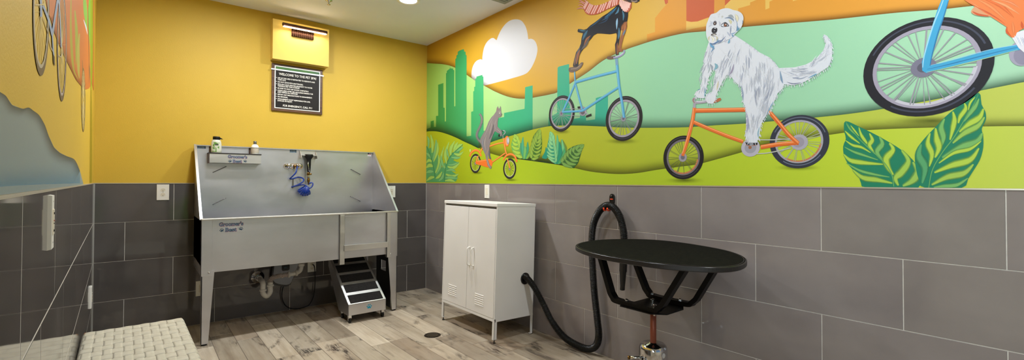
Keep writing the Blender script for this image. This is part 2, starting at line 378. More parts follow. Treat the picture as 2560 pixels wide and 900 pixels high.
class Paint:
    def __init__(s, layer, mp=mapR, feather=0.): s.feather = feather; s.L = layer; s.map = mp; s.k = 0; s.v = []; s.f = []; s.c = []
    def n(s): s.k += 1; return .0006 + s.L*.00045 + min(s.k,800)*2.5e-6
    def put(s, vs, fs, cs): o = len(s.v); s.v += vs; s.f += [[o+i for i in f] for f in fs]; s.c += cs
    def poly(s, pts, col, smooth=0):
        if smooth: pts = cr(pts, smooth, True)
        n = s.n(); P = [Vector((p[0],p[1],0)) for p in pts]; t = geometry.tessellate_polygon([P])
        c = lin(col) if not callable(col) else None
        s.put([s.map(p.x,p.y,n) for p in P], [list(q) for q in t], [c or lin(col(p.x,p.y)) for p in P]); return s
    def band(s, top, bot, col, x0, x1, step=8, rows=1, smooth=True):
        tp = cr(top,8) if smooth else top; bt = cr(bot,8) if isinstance(bot,list) and smooth else bot
        def at(c, x):
            if not isinstance(c, list): return c
            if x <= c[0][0]: return c[0][1]
            for a, b in zip(c, c[1:]):
                if x <= b[0]: return a[1]+(b[1]-a[1])*(x-a[0])/max(b[0]-a[0],1e-6)
            return c[-1][1]
        n = s.n(); vs, fs, cs = [], [], []; xs = []; x = x0
        while x < x1: xs.append(x); x += step
        xs.append(x1)
        for x in xs:
            for r in range(rows+1):
                y = at(tp,x)+(at(bt,x)-at(tp,x))*r/rows; vs.append(s.map(x,y,n)); cs.append(lin(col(x,y,r/rows)))
        R = rows+1
        for i in range(len(xs)-1):
            for r in range(rows): fs.append([i*R+r, i*R+r+1, (i+1)*R+r+1, (i+1)*R+r])
        s.put(vs, fs, cs); return s
    def soft(s, curve, h, col, a0=.6, n_=8, smooth=True, dx=0., steps=5, clip=None):
        """airbrushed band fading away from a curve over h pixels (h<0 up)"""
        c = cr(curve,n_) if smooth else curve; n = s.n(); vs, fs, cs = [], [], []; base = lin(col)
        for p in c:
            for r in range(steps+1):
                t = r/steps; vs.append(s.map(p[0]+dx*t, p[1]+h*t, n)); cs.append((*base[:3], a0*(1-t)**1.8))
        R = steps+1
        for i in range(len(c)-1):
            for r in range(steps): fs.append([i*R+r, i*R+r+1, (i+1)*R+r+1, (i+1)*R+r])
        s.put(vs, fs, cs); return s
    def spot(s, cx, cy, rx, ry, col, a0=.5):
        n = s.n(); vs, fs, cs = [], [], []; b = lin(col); K = 20; R = 5
        for r in range(R+1):
            for k in range(K):
                a = 2*pi*k/K; t = r/R; vs.append(s.map(cx+rx*t*cos(a), cy+ry*t*sin(a), n)); cs.append((*b[:3], a0*(1-t)**1.5))
        for r in range(R):
            for k in range(K): l = (k+1)%K; fs.append([r*K+k, r*K+l, (r+1)*K+l, (r+1)*K+k])
        s.put(vs, fs, cs); return s
    def stroke(s, pts, w, col, taper=(1,1), smooth=5, alpha=1.):
        """ribbon; w = full width in px at its middle, taper = width factors at the ends"""
        p = cr(pts, smooth) if (smooth and len(pts) > 2) else list(pts); n = s.n(); m = len(p); vs, cs = [], []
        for i, q in enumerate(p):
            a, b = p[max(i-1,0)], p[min(i+1,m-1)]; tx, ty = b[0]-a[0], b[1]-a[1]; L = sqrt(tx*tx+ty*ty) or 1
            t = i/(m-1); k = taper[0]+(1-taper[0])*min(1,t*2.5) if t < .5 else taper[1]+(1-taper[1])*min(1,(1-t)*2.5)
            ww = (q[2] if len(q) > 2 else w)*k/2
            for sg in (1,-1): vs.append(s.map(q[0]-ty/L*ww*sg, q[1]+tx/L*ww*sg, n)); cs.append((*lin(col)[:3], alpha))
        if s.feather and m > 1:
            f, V, K = s.feather, [], []
            for i in range(m):
                a_, b_ = vs[2*i], vs[2*i+1]; ct = (a_+b_)/2; e_ = (a_-ct)
                for g_, al in ((1+f,0),(1-f,1),(-1+f,1),(-1-f,0)): V.append(clampz(ct+e_*g_)); K.append((*cs[2*i][:3], alpha*al))
            s.put(V, [[4*i+q,4*i+q+1,4*i+q+5,4*i+q+4] for i in range(m-1) for q in range(3)], K); return s
        s.put(vs, [[2*i,2*i+1,2*i+3,2*i+2] for i in range(m-1)], cs); return s
    def ellipse(s, cx, cy, rx, ry, col, rot=0.):
        return s.poly([(cx+rx*cos(a)*cos(rot)-ry*sin(a)*sin(rot), cy+rx*cos(a)*sin(rot)+ry*sin(a)*cos(rot)) for a in [2*pi*k/24 for k in range(24)]], col)
    def wring(s, c, r0, r1, col, a0=0., a1=2*pi, seg=48, squash=1.):
        """true circle ring on the right-hand wall: c=(Y, Z) in metres"""
        n = s.n(); vs, fs = [], []
        for k in range(seg+1):
            a = a0+(a1-a0)*k/seg
            for r in (r0, r1): vs.append(clampz(Vector((XR-n, c[0]+r*cos(a)*squash, c[1]+r*sin(a)))))
        s.put(vs, [[2*k,2*k+1,2*k+3,2*k+2] for k in range(seg)], [lin(col)]*len(vs)); return s
    def wspoke(s, c, r0, r1, a, w, col, da=0.):
        n = s.n(); e = Vector((0,cos(a),sin(a))); f = Vector((0,cos(a+da),sin(a+da))); q = Vector((0,-sin(a),cos(a)))*w/2; o = Vector((XR-n, c[0], c[1]))
        s.put([clampz(v) for v in (o+e*r0-q*.6, o+e*r0+q*.6, o+f*r1+q, o+f*r1-q)], [[0,1,2,3]], [lin(col)]*4); return s
    def done(s, name, parent=None, label=None):
        me = bpy.data.meshes.new(name); off = Vector(parent.get('_w',(0,0,0))) if parent else Vector((0,0,0))
        me.from_pydata([v-off for v in s.v], [], s.f); me.materials.append(M_paint)
        ca = me.color_attributes.new('Col','FLOAT_COLOR','POINT')
        for i, c in enumerate(s.c): ca.data[i].color = c if len(c) == 4 else (*c,1)
        o = bpy.data.objects.new(name, me); C.objects.link(o)
        if parent: o.parent = parent; o['_w'] = tuple(off)
        if label: o['label'] = label
        return o
def ramp(stops):
    def f(x):
        if x <= stops[0][0]: return stops[0][1]
        for a, b in zip(stops, stops[1:]):
            if x <= b[0]: return mixc(a[1], b[1], (x-a[0])/(b[0]-a[0]))
        return stops[-1][1]
    return f
def jit(pts, a): return [(p[0]+random.uniform(-a,a), p[1]+random.uniform(-a,a)) for p in pts]
mural = thing('wall_mural', 'painted mural of hills, skyline and animals on bicycles, on the right-hand wall', 'mural', (XR-.0006, 1.8, CAP))
# --- background: warm sky, whole wall
sky = ramp([(1065,(184,140,28)),(1300,(202,156,42)),(1700,(212,172,82)),(2100,(212,168,80)),(2560,(212,164,76))])
bg = Paint(0)
n0 = bg.n(); ys = [YB-.002-i*(YB-YF-.004)/60 for i in range(61)]; vs, cs, fs = [], [], []
for y in ys:
    d = Vector((XR,y,1.6))-CAMP; px = CX+F*d.dot(RT)/max(d.dot(FW),.3); px = 2700 if d.dot(FW) < .3 else px
    for z in (CAP+.0055, CEIL): vs.append(Vector((XR-n0,y,z))); cs.append(lin(sky(px)))
bg.put(vs, [[2*i,2*i+1,2*i+3,2*i+2] for i in range(60)], cs)
# orange mesas at the top
T = TR(1600,0,.13333); ORG = (216,150,54)
mint = [(1060,157),(1085,159),(1110,161),(1135,168),(1165,186),(1190,203),(1210,214),(1240,230),(1275,243),(1310,247),(1350,241),(1375,236),(1395,230),(1430,206),(1470,180),(1510,150),(1560,126),(1600,112),(1640,99.7),(1706,84),(1765,78),(1860,67.5),(1947,60),(2080,49),(2240,32),(2347,24),(2421,16),(2560,2),(2760,-20)]
bg.poly(T([(130,830),(130,645),(282,600),(282,340),(400,190),(525,50),(525,-350),(7600,-800),(8900,-800),(8900,-100),(8000,-90),(7200,20),(6200,120),(5600,185),(4800,240),(3600,370),(2600,480),(1900,520),(1240,590),(700,690)]), ORG)
LG = (224,184,92)
bg.poly(T([(865,395),(960,412),(1080,402),(1290,330),(1300,480),(1000,535),(865,572)]), LG)
bg.poly(T([(1590,110),(1720,-20),(2220,-20),(2180,2),(2065,45),(2065,95),(1840,160),(1840,260),(1590,260)]), LG)
RED = (196,92,48)
bg.poly(T([(868,-260),(870,390),(960,410),(1080,400),(1290,322),(1390,260),(1395,-260)]), RED)
bg.poly(T([(1592,105),(1592,-60),(1760,-60),(1700,0)]), RED); bg.poly(T([(455,0),(470,65),(485,86),(525,50),(525,-60),(450,-60)]), RED)
for q in ([(1913.6,24),(1923.5,20),(1923.5,4),(1936,-1),(1936,-8),(1913,-8)],[(1982,3),(2005,-3),(1982,-3)],[(1866,2),(1890,-3),(1866,-4)]): bg.poly(q, LG)
# cloud
T = TR(1040,0,.26667)
cl = cr([(575,790),(530,760),(520,700),(530,630),(560,577),(600,556),(622,562)],4)+cr([(622,561),(624,520),(637,450),(662,398),(700,362),(727,357),(754,377)],4)+cr([(756,376),(782,310),(822,245),(872,198),(930,181),(985,192),(1022,238),(1042,295),(1052,366)],4)+cr([(1053,367),(1088,365),(1120,392),(1138,452),(1130,520),(1100,600),(1062,662),(1010,700),(860,745),(640,803)],4)
bg.poly(T(cl), (204,204,208))
# back hills, mint
mc = ramp([(1065,(140,178,74)),(1130,(142,184,94)),(1250,(158,198,130)),(1400,(146,198,146)),(1640,(142,198,160)),(2100,(154,206,170)),(2560,(168,214,180))])
bg.soft([(p[0],p[1]+.5) for p in mint], -20, (96,62,14), .6)
bg.band(mint, 455, lambda x,y,r: mc(x), 1058, 2760)
bg_o = bg.done('painted_sky_and_far_hills', mural, 'golden sky, white cloud, orange mesas and mint green far hills')
# skyline
T = TR(1060,110,.3); skc = ramp([(1060,(48,128,38)),(1120,(44,136,72)),(1200,(52,156,98)),(1320,(50,168,124)),(1500,(44,164,138))])
sk = Paint(1)
L1 = T([(14,712),(55,695),(55,645),(82,636),(82,692),(100,690),(100,600),(118,598),(118,340),(162,325),(162,530),(173,532),(173,645),(183,645),(183,245),(190,240),(190,225),(215,205),(217,180),(219,203),(243,205),(243,215),(252,218),(252,520),(261,518),(261,125),(270,118),(270,95),(281,90),(281,65),(296,55),(328,43),(334,48),(334,62),(347,65),(347,90),(355,95),(355,770),(393,765),(393,565),(410,560),(410,395),(418,392),(418,358),(427,355),(427,290),(437,285),(437,272),(487,257),(487,270),(495,272),(497,725),(560,705),(590,640),(620,617),(667,608),(667,575),(838,540),(843,360),(905,345),(905,725),(700,900),(420,900),(300,800),(14,780)])
sk.poly(L1, lambda x,y: skc(x))
T = TR(1360,140,.25547)
sk.poly(T([(128,560),(133,115),(145,104),(245,78),(252,520),(275,525),(275,618),(350,605),(355,570),(408,590),(412,632),(500,620),(507,412),(545,400),(627,384),(624,560),(600,690),(590,740),(40,740),(45,600)]), lambda x,y: skc(x))
# airbrushed shade along the foot of far hills
hillT = [(1058,331),(1070,328.5),(1085,328),(1100,330),(1120,336),(1140,344),(1160,354),(1178,362),(1196,371)]
hB = [(1196,371),(1222,358),(1250,348),(1300,333),(1340,322),(1380,315),(1440,314),(1500,316),(1560,319),(1640,319.5),(1717,318),(1793,313),(1862,309),(1944,302),(2046,293),(2120,285),(2203,273),(2330,250),(2464,224),(2560,205),(2700,180),(2760,170)]
hC = [(1196,369),(1222,382),(1262,393),(1320,400.6),(1401,412),(1440,421),(1480,429.5),(1540,435),(1590,433),(1640,425),(1690,418),(1742,411),(1793,398),(1870,376),(1926,358),(1990,348),(2074,337),(2160,326),(2293,320),(2469,316),(2560,315),(2760,314)]
sk.soft(hillT, -34, (20,50,14), .75); sk.soft(hB, -34, (24,66,40), .62)
sk.done('painted_skyline', mural, 'green city skyline of stepped towers')
# near hills
hl = Paint(2)
cb = ramp([(1196,(150,160,22)),(1400,(170,176,34)),(1640,(166,180,44)),(2000,(176,190,62)),(2560,(190,200,88))])
cc = ramp([(1065,(150,160,16)),(1200,(160,178,24)),(1400,(164,190,30)),(1700,(170,192,38)),(2100,(184,204,50)),(2560,(192,206,80))])
hl.band(hB, 462, lambda x,y,r: cb(x), 1196, 2760)
hl.soft(hC, -30, (70,74,10), .62)
hl.band(hillT+hC[1:], 480, lambda x,y,r: cc(x), 1058, 2760)
for cx,cy,rx,ry in ((1192,432,18,5),(1278,450,22,5),(1405,329,26,7),(1556,353,48,9),(1712,451,52,9),(1995,419,62,9),(2330,302,120,16)): hl.spot(cx,cy,rx,ry,(84,92,14),.62)
hl.done('painted_near_hills', mural, 'lime green hills with airbrushed valleys')
# --- leaves
def leaf(P, mid, lo, ro, dark, light, ns, w=.5, phase=.5, alt=None, edge=True):
    """lo, ro: outline base->tip on either side of the midrib mid; ns pale stripes per side"""
    mid_, lo_, ro_ = cr(mid,8), cr(lo,8), cr(ro,8)
    P.poly(lo_+ro_[::-1], dark)
    def at(c,t): i = min(max(t,0),1)*(len(c)-1); a = int(i); b = min(a+1,len(c)-1); return (c[a][0]+(c[b][0]-c[a][0])*(i-a), c[a][1]+(c[b][1]-c[a][1])*(i-a))
    for side in (lo_, ro_):
        for k in range(ns):
            t = .03+.86*(k+phase)/ns; a = at(mid_,t); b = at(side,min(t+.16,.97)); b = (a[0]+(b[0]-a[0])*.93, a[1]+(b[1]-a[1])*.93)
            m = at(side,t+.06); m = (a[0]*.5+m[0]*.5, a[1]*.5+m[1]*.5)
            seg = abs(at(mid_,min(t+1/ns,1))[0]-a[0])+abs(at(mid_,min(t+1/ns,1))[1]-a[1])
            col = light if (alt is None or k%3) else alt
            P.stroke([a,m,b], seg*w, col, (.25,.35), 6)
    P.stroke(mid, 1.6 if edge else .8, mixc(light,dark,.35), (1,.4))
    return P
T = TR(2090,230,.27778); lf = Paint(3,feather=.3); DK, LT, MD = (22,124,92), (176,204,72), (118,178,98)
def blade(P, out, mids, strokes, mid):
    P.poly(T(out), DK, 3)
    for q,w_,c in strokes:
        P.stroke(T(q), w_*.29, mixc(c,DK,.45), (.25,.3)); P.stroke(T([(x+2,y+1) for x,y in q]), w_*.22, c, (.2,.2))
    P.stroke(T(mid), 2.6, mixc(MD,DK,.35), (1,.3)); P.stroke(T(mid), 1., MD, (1,.3))
blade(lf, [(520,862),(260,858),(225,820),(195,745),(120,665),(74,580),(64,490),(88,420),(72,340),(85,262),(200,308),(330,370),(450,435),(580,515),(690,610),(762,740),(740,862)], None,
 [([(130,300),(165,345),(205,395)],16,LT),([(205,318),(225,385),(262,440),(300,490)],30,LT),([(300,372),(325,430),(300,480),(345,550)],42,LT),([(390,405),(415,465),(368,540),(425,620)],52,MD),([(480,460),(512,520),(450,600),(470,680),(515,745)],62,LT),([(590,525),(650,620),(590,720),(535,775),(560,840)],66,(160,196,78)),([(690,630),(735,715),(690,795),(600,845)],70,(150,190,84)),
  ([(92,285),(125,335),(175,385)],12,MD),([(80,350),(130,400),(212,462)],24,LT),([(84,435),(150,478),(230,498),(310,545)],26,LT),([(76,495),(160,538),(260,572),(375,610)],24,MD),([(68,560),(130,615),(250,636),(420,650)],44,LT),([(95,640),(210,705),(340,740),(480,765)],26,MD),([(150,700),(240,770),(370,790),(505,820)],50,(164,196,76))], [(520,850),(500,740),(420,620),(300,510),(190,400),(85,265)])
lf.done('painted_leaf', mural, 'large striped green leaf leaning left below the big blue bicycle wheel')
lf = Paint(4,feather=.3)
blade(lf, [(800,862),(745,790),(712,640),(720,530),(790,425),(900,310),(1020,190),(1150,95),(1285,6),(1310,110),(1345,180),(1348,250),(1312,330),(1325,400),(1325,500),(1295,610),(1235,710),(1190,780),(1130,862)], None,
 [([(1250,45),(1205,100),(1190,165)],22,LT),([(1155,100),(1165,150),(1115,225),(1100,280)],42,LT),([(1050,175),(1065,245),(1050,330),(1025,430)],50,LT),([(975,240),(945,320),(965,410),(945,490)],58,MD),([(895,325),(905,420),(925,500),(890,590)],62,LT),([(845,370),(825,460),(862,560),(838,670)],52,LT),([(765,470),(745,570),(800,680),(775,820)],72,(84,160,104)),
  ([(1285,60),(1255,125),(1195,200),(1150,265)],44,MD),([(1325,150),(1290,230),(1195,290),(1110,360)],62,LT),([(1335,225),(1275,305),(1150,372),(1050,460)],56,(150,190,84)),([(1315,370),(1262,450),(1120,500),(955,590)],72,MD),([(1305,440),(1205,512),(1060,548),(925,640)],36,LT),([(1285,505),(1205,610),(1040,660),(885,725)],62,LT),([(1235,650),(1150,730),(1000,765),(860,835)],60,(160,194,80)),([(1185,775),(1090,835),(960,850),(880,858)],40,MD)], [(835,862),(868,700),(960,540),(1060,410),(1150,260),(1235,120),(1285,8)])
lf.done('painted_leaf', mural, 'large striped green leaf leaning right below the big blue bicycle wheel')
T = TR(1270,310,.13333); g = Paint(3,feather=.4)
g.soft([(1288,397),(1330,402.5),(1401,413),(1436,421)], -26, (18,52,24), .75)
leaf(g, T([(290,650),(240,480),(180,320),(130,200)]), T([(290,655),(150,600),(80,500),(62,380),(95,270),(112,195)]), T([(290,655),(255,520),(225,420),(200,300),(160,200),(112,195)]), (96,168,84), (160,194,74), 6, .55, edge=False)
for q,c in (([(305,655),(255,500),(235,350)],(60,150,110)),([(300,650),(272,420),(282,240)],(70,160,124)),([(320,655),(365,480),(368,330)],(52,150,112)),([(345,655),(405,560),(438,490)],(120,170,70)),([(300,655),(320,500),(315,410)],(110,176,92))): g.stroke(T(q), 7, c, (.5,.1))
leaf(g, T([(440,680),(490,490),(540,330),(600,90)]), T([(440,680),(415,520),(430,380),(475,230),(555,120),(600,82)]), T([(440,680),(560,650),(622,520),(640,360),(628,200),(600,82)]), (52,104,34), (138,170,66), 8, .5, edge=False)
g.poly(T([(640,620),(690,520),(712,430),(740,560),(725,650),(660,645)]), (24,140,116), 4)
g.poly(T([(1000,290),(1070,370),(1110,470),(1060,560),(960,520)]), (104,132,50), 4)
for q,c in (([(905,745),(935,500),(920,205)],(90,178,128)),([(930,745),(1030,540),(1008,285)],(112,190,128)),([(915,745),(980,560),(960,330)],(24,140,112)),([(950,745),(1040,600),(1060,450)],(70,160,104))): g.stroke(T(q), 9.5, c, (.5,.15))
leaf(g, T([(890,750),(880,560),(850,360),(790,150)]), T([(890,755),(760,650),(718,550),(738,400),(768,250),(788,135)]), T([(890,755),(910,600),(890,430),(860,270),(848,180),(788,135)]), (34,146,118), (134,200,140), 8, .5, edge=False)
leaf(g, T([(985,745),(1130,620),(1270,510),(1430,385)]), T([(985,745),(1050,590),(1130,475),(1280,398),(1430,380)]), T([(985,745),(1180,830),(1300,752),(1345,640),(1392,480),(1430,380)]), (40,92,40), (116,160,78), 7, .48, edge=False)
g.done('painted_leaf_clump', mural, 'clump of green and teal leaves on the hill edge beside the cat')
T = TR(1060,320,.15556); g = Paint(3,feather=.35); B1 = (74,148,92)
g.poly(T([(35,870),(35,280),(90,330),(130,300),(160,420),(200,380),(225,440),(270,500),(260,580),(290,640),(330,560),(380,520),(430,420),(520,330),(600,300),(560,420),(470,520),(560,560),(480,640),(440,690),(540,760),(520,850),(480,872)]), B1)
C1, C2 = (150,190,88), (112,172,108)
for q,w_,c in (([(70,330),(75,200),(50,130)],5,C2),([(130,400),(135,250),(108,108)],7,C1),([(140,520),(190,330),(195,185)],7,C2),([(155,540),(215,380),(218,230)],6,C1),([(185,720),(245,570),(230,430)],7,C1),([(200,740),(262,620),(268,490)],6,C2),([(110,480),(70,430),(38,400)],7,C2),([(125,540),(80,520),(40,560)],8,C1),([(140,620),(90,600),(38,640)],10,C1),([(150,700),(90,700),(38,720)],9,C2),([(165,790),(110,800),(40,850)],8,C1),([(190,810),(240,780),(290,700)],7,C1),([(240,850),(290,800),(318,720)],7,C2),
    ([(340,640),(275,500),(322,290)],6,C1),([(365,580),(345,420),(402,225)],8,C1),([(330,650),(290,560),(272,440)],6,C2),([(405,500),(375,400),(365,330)],5,C2),([(430,440),(432,330),(492,210)],8,C1),([(480,400),(500,300),(545,225)],7,C1),([(500,370),(560,290),(625,265)],8,C1),([(520,380),(580,340),(630,300)],6,C2),([(480,410),(560,430),(632,380)],7,C1),([(440,470),(520,480),(588,470)],7,C2),([(380,620),(470,640),(572,560)],8,C1),([(390,590),(470,590),(560,545)],5,C2),([(360,690),(440,670),(510,700)],6,C2),([(350,740),(450,780),(556,740)],8,C1),([(340,800),(430,800),(548,810)],8,C2),([(335,850),(420,840),(500,865)],7,C1)):
    g.stroke(T(q), w_, c, (.35,.15))
for q in ([(180,800),(150,620),(100,430),(40,290)],[(330,860),(345,650),(430,450),(625,265)]): g.stroke(T(q), 1.2, (44,118,76))
g.done('painted_leaf_clump', mural, 'clump of split green leaves in the corner of the mural')
# --- wheels
def wheel(parent, cpx, rpx, thick, name='wheel', tyre=(20,18,21), rim=(150,146,158), spoke=(150,150,158), hub=(140,136,152), layer=5, ns=24, rimw=.09, hubr=.13, cw=None, sheen=(58,60,70), arc=None):
    if cw: c, r = cw
    else:
        w = onX(cpx[0],cpx[1],XR); d = (w-CAMP).dot(FW); r = rpx*d/F; c = (w.y,w.z)
    P = Paint(layer); th = r*thick; ri = r-th
    P.wring(c, ri, r, tyre); P.wring(c, ri-r*rimw, ri, rim)
    P.wring(c, ri+th*.45, ri+th*.62, sheen, pi*.15, pi*.9); P.wring(c, ri+th*.3, ri+th*.5, sheen, pi*1.2, pi*1.7)
    if arc: P.wring(c, ri-r*rimw*1.5, ri-r*rimw*.7, arc, pi*1.05, pi*1.7)
    for k in range(ns): P.wspoke(c, r*hubr, ri-r*rimw, 2*pi*(k+.3*(k%2))/ns, r*.022*random.uniform(.7,1.4), spoke, random.uniform(-.12,.12))
    P.wring(c, 0.0001, r*hubr, hub); P.wring(c, 0.0001, r*hubr*.5, mixc(hub,(60,60,70),.5))
    return P.done(name, parent)
# cat's orange bicycle
O1, O2 = (226,112,38), (240,158,96)
T = TR(1160,250,.23324); b = Paint(5)
for q,w_ in (([(195,515),(178,558)],12),([(152,598),(130,665)],12),([(270,497),(350,470),(430,455)],14),([(305,665),(440,570)],13),([(422,410),(440,520),(455,582)],14),([(466,630),(480,690),(494,733)],12)):
    b.stroke(T(q), w_*.233, O1); b.stroke(T([(x,y-2) for x,y in q]), w_*.07, O2)
b.poly(T([(122,668),(150,650),(215,640),(270,630),(300,650),(306,680),(290,718),(250,722),(180,700),(135,688)]), O1, 3); b.stroke(T([(140,660),(215,648),(270,640)]), 1, O2)
b.stroke(T([(405,330),(432,328),(440,350),(425,372)]), 2, (150,160,165)); b.stroke(T([(415,372),(420,412)]), 2.4, (120,128,130))
b.ellipse(*T([(460,442)])[0], 6, 13.6, O1); b.ellipse(*T([(462,442)])[0], 4.6, 11, (236,150,90)); b.ellipse(*T([(471,437)])[0], 3.6, 9.2, (150,150,160)); b.ellipse(*T([(473,434)])[0], 2, 6, (190,192,200))
for q in ([(62,605),(78,565),(118,538),(160,552),(184,603)],[(420,645),(450,600),(500,580),(545,605),(566,665)]):
    b.stroke(T(q), 5.2, O1, (.6,.7)); b.stroke(T([(x,y-4) for x,y in q]), 1.2, O2, (.3,.3))
b.stroke(T([(66,530),(66,556)]),1.4,(220,220,200)); b.poly(T([(366,372),(382,366),(386,388),(370,394)]),(24,26,28)); b.stroke(T([(400,338),(414,330)]),3.6,(24,26,28))
bo = b.done('painted_bicycle', mural, 'small orange bicycle with headlamp, ridden by the grey cat')
wheel(bo, T([(124,680)])[0], 24, .2, layer=4, spoke=(84,92,60), rim=(170,178,120)); wheel(bo, T([(491,736)])[0], 26, .2, layer=4, spoke=(84,92,60), rim=(176,182,130))
# grey cat
G1, G2, G3 = (124,116,116), (150,141,138), (92,89,94); c = Paint(6,feather=.7)
c.stroke(T([(190,462),(158,428),(138,388),(143,345),(165,300),(186,250),(192,205),(184,172),(168,148)]), 5.2, G1, (1,.8)); c.stroke(T([(160,425),(146,388),(150,345),(172,300),(193,250)]), 1.6, (96,116,116))
c.poly(T([(270,470),(282,600),(292,630),(286,638),(268,625),(256,560)]), G3)
c.poly(T([(345,120),(350,88),(362,65),(372,93),(380,90),(391,64),(396,92),(396,122),(405,155),(402,170),(385,185),(370,183),(366,205),(360,240),(360,285),(385,312),(408,336),(408,375),(396,392),(386,385),(388,362),(355,350),(335,335),(325,345),(305,390),(290,430),(278,470),(272,510),(262,560),(256,600),(258,640),(275,690),(297,718),(288,740),(275,735),(252,700),(240,650),(228,590),(205,540),(190,500),(178,460),(172,432),(182,400),(205,360),(230,320),(245,280),(265,230),(290,190),(318,160),(338,132)]), G1)
for q,w_,k in (([(330,150),(290,220),(250,320),(215,390)],2.4,G2),([(300,210),(290,300),(268,380)],3,G2),([(240,380),(222,450),(232,540)],4,G2),([(210,400),(200,460),(220,540)],3,(128,132,142)),([(320,260),(300,350),(270,420)],3.4,G3),([(262,560),(252,640),(268,700)],1.6,G2),([(345,205),(330,270),(340,320)],3,G2),([(345,310),(380,335),(400,365)],3,G2),([(350,115),(360,90),(366,110)],2,(150,120,110)),([(388,110),(392,90)],1.5,(170,140,130)),([(365,130),(385,120),(398,140)],2.4,(160,150,140)),([(240,620),(262,690),(285,725)],1.2,(190,170,150)),([(225,600),(248,560),(262,520)],1.2,(180,150,120))): c.stroke(T(q), w_, k, (.2,.2))
c.ellipse(*T([(381,140)])[0], 1.1,1.3,(220,220,190)); c.ellipse(*T([(404,153)])[0], .9,.9,(60,50,50)); c.stroke(T([(388,172),(402,168)]),.7,(70,60,60))
c.done('painted_cat', mural, 'grey cat standing on the small orange bicycle')
# blue tall bicycle
B, B2 = (70,150,192), (120,188,220); T = TR(1360,140,.25547); b = Paint(5)
b.ellipse(*T([(378,540)])[0], 9.6, 12, (140,140,152)); b.ellipse(*T([(378,542)])[0], 6, 8, (96,86,96))
for q in ([(178,520),(290,516),(350,520)],[(178,590),(260,582),(355,588)]): b.stroke(T(q), 1.1, (150,152,160))
for q,w_ in (([(298,150),(305,262)],13),([(305,264),(340,400),(375,530)],18),([(305,264),(240,420),(180,552)],18),([(180,548),(380,537)],20),([(378,535),(560,415),(735,302)],22),([(305,258),(510,200),(715,148)],25)):
    b.stroke(T(q), w_*.2555, B); b.stroke(T([(x-3,y-4) for x,y in q]), w_*.06, B2)
b.stroke(T([(708,25),(714,95)]), 6.6, (110,150,180)); b.stroke(T([(714,88),(736,300),(762,450),(783,605)]), 6.4, B); b.stroke(T([(710,90),(732,300),(758,450),(778,600)]), 1.8, B2)
b.poly(T([(243,150),(247,115),(290,108),(330,95),(360,66),(380,62),(382,78),(360,115),(320,145),(275,160)]), (104,86,72), 3); b.stroke(T([(262,128),(320,118),(365,80)]),2.4,(140,120,104))
b.stroke(T([(400,540),(430,575)]),2.6,(160,160,172)); b.poly(T([(408,585),(462,563),(466,585),(412,602)]),(24,24,26)); b.poly(T([(327,495),(355,492),(355,514),(330,514)]),(24,24,26))
T4 = TR(1400,0,.22222)
b.stroke(T4([(530,650),(570,652),(625,640)]), 7.4, (104,78,62), (.8,1)); b.stroke(T4([(600,650),(660,638),(705,610),(725,580),(715,565)]), 4.6, (140,140,170), (1,.8)); b.stroke(T4([(620,640),(680,618),(712,590)]), 1.4, (190,190,215))
bo = b.done('painted_bicycle', mural, 'tall light blue bicycle under the black and tan dog')
wheel(bo, T([(172,563)])[0], 45, .15, layer=4, spoke=(150,170,160)); wheel(bo, T([(779,612)])[0], 56, .165, layer=4, spoke=(132,142,140))
# black and tan dog with scarf
T = T4; c = Paint(6,feather=.6); N1 = (14,18,30)
c.poly(T([(752,235),(755,300),(735,370),(715,420),(700,480),(688,540),(705,570),(700,584),(662,578),(664,520),(672,440),(700,360),(705,260)]), (142,88,52))
c.poly(T([(200,360),(197,342),(205,326),(235,328),(268,335),(300,325),(340,287),(400,245),(470,190),(540,145),(600,98),(640,62),(660,50),(720,60),(765,130),(765,180),(755,240),(720,250),(690,300),(680,360),(668,440),(656,520),(658,585),(662,612),(628,622),(622,570),(618,500),(632,460),(640,400),(634,370),(560,385),(480,378),(420,375),(380,395),(345,440),(300,490),(270,540),(240,580),(215,630),(205,690),(207,735),(190,750),(148,752),(146,730),(165,650),(180,590),(215,540),(235,490),(242,430),(258,373),(230,368)]), N1)
TAN = (150,92,56)
for q,w_,k in (([(330,420),(290,500),(240,560)],7,(92,84,78)),([(345,400),(300,440),(270,510)],4,TAN),([(225,560),(195,630),(185,720)],7,TAN),([(190,600),(170,680),(165,740)],5,(112,84,70)),([(740,250),(715,300),(690,340)],9,TAN),([(735,260),(728,320),(700,400)],4,(176,112,66)),([(645,480),(650,560),(648,615)],4,TAN),([(632,490),(636,560),(634,612)],4,(96,66,56)),
    ([(640,80),(580,140),(500,200)],5,(58,110,142)),([(600,110),(540,190),(470,230)],3,(48,92,126)),([(660,80),(650,130),(620,160)],4,(84,130,160)),([(700,120),(715,170),(710,230)],4,(70,120,146)),([(645,205),(640,250),(638,330)],4,(150,190,220)),([(662,310),(665,380),(655,440)],5,(74,116,140)),([(480,190),(400,260),(330,310)],3,(42,76,104)),([(310,340),(280,390),(255,450)],6,(56,104,132)),([(215,335),(250,345),(290,345)],3.4,(62,108,128)),([(560,150),(520,230),(430,270)],3,(34,60,88)),([(740,330),(720,370),(708,400)],3,(84,130,160)),([(745,150),(735,190)],4,(38,60,84)),([(230,520),(205,570),(185,610)],3,(90,96,104))): c.stroke(T(q), w_, k, (.15,.15))
c.poly(T([(715,-40),(722,5),(745,28),(800,42),(812,12),(850,32),(872,26),(890,6),(892,-40)]), (54,48,50)); c.stroke(T([(800,8),(840,18),(880,2)]),3,(150,130,120)); c.ellipse(*T([(882,4)])[0],3,3,(18,20,28)); c.stroke(T([(730,0),(770,25),(800,38)]),3,(120,80,60))
do = c.done('painted_dog', mural, 'black and tan dog standing on the tall blue bicycle')
s_ = Paint(7); PK, ST = (232,184,176), (186,92,66)
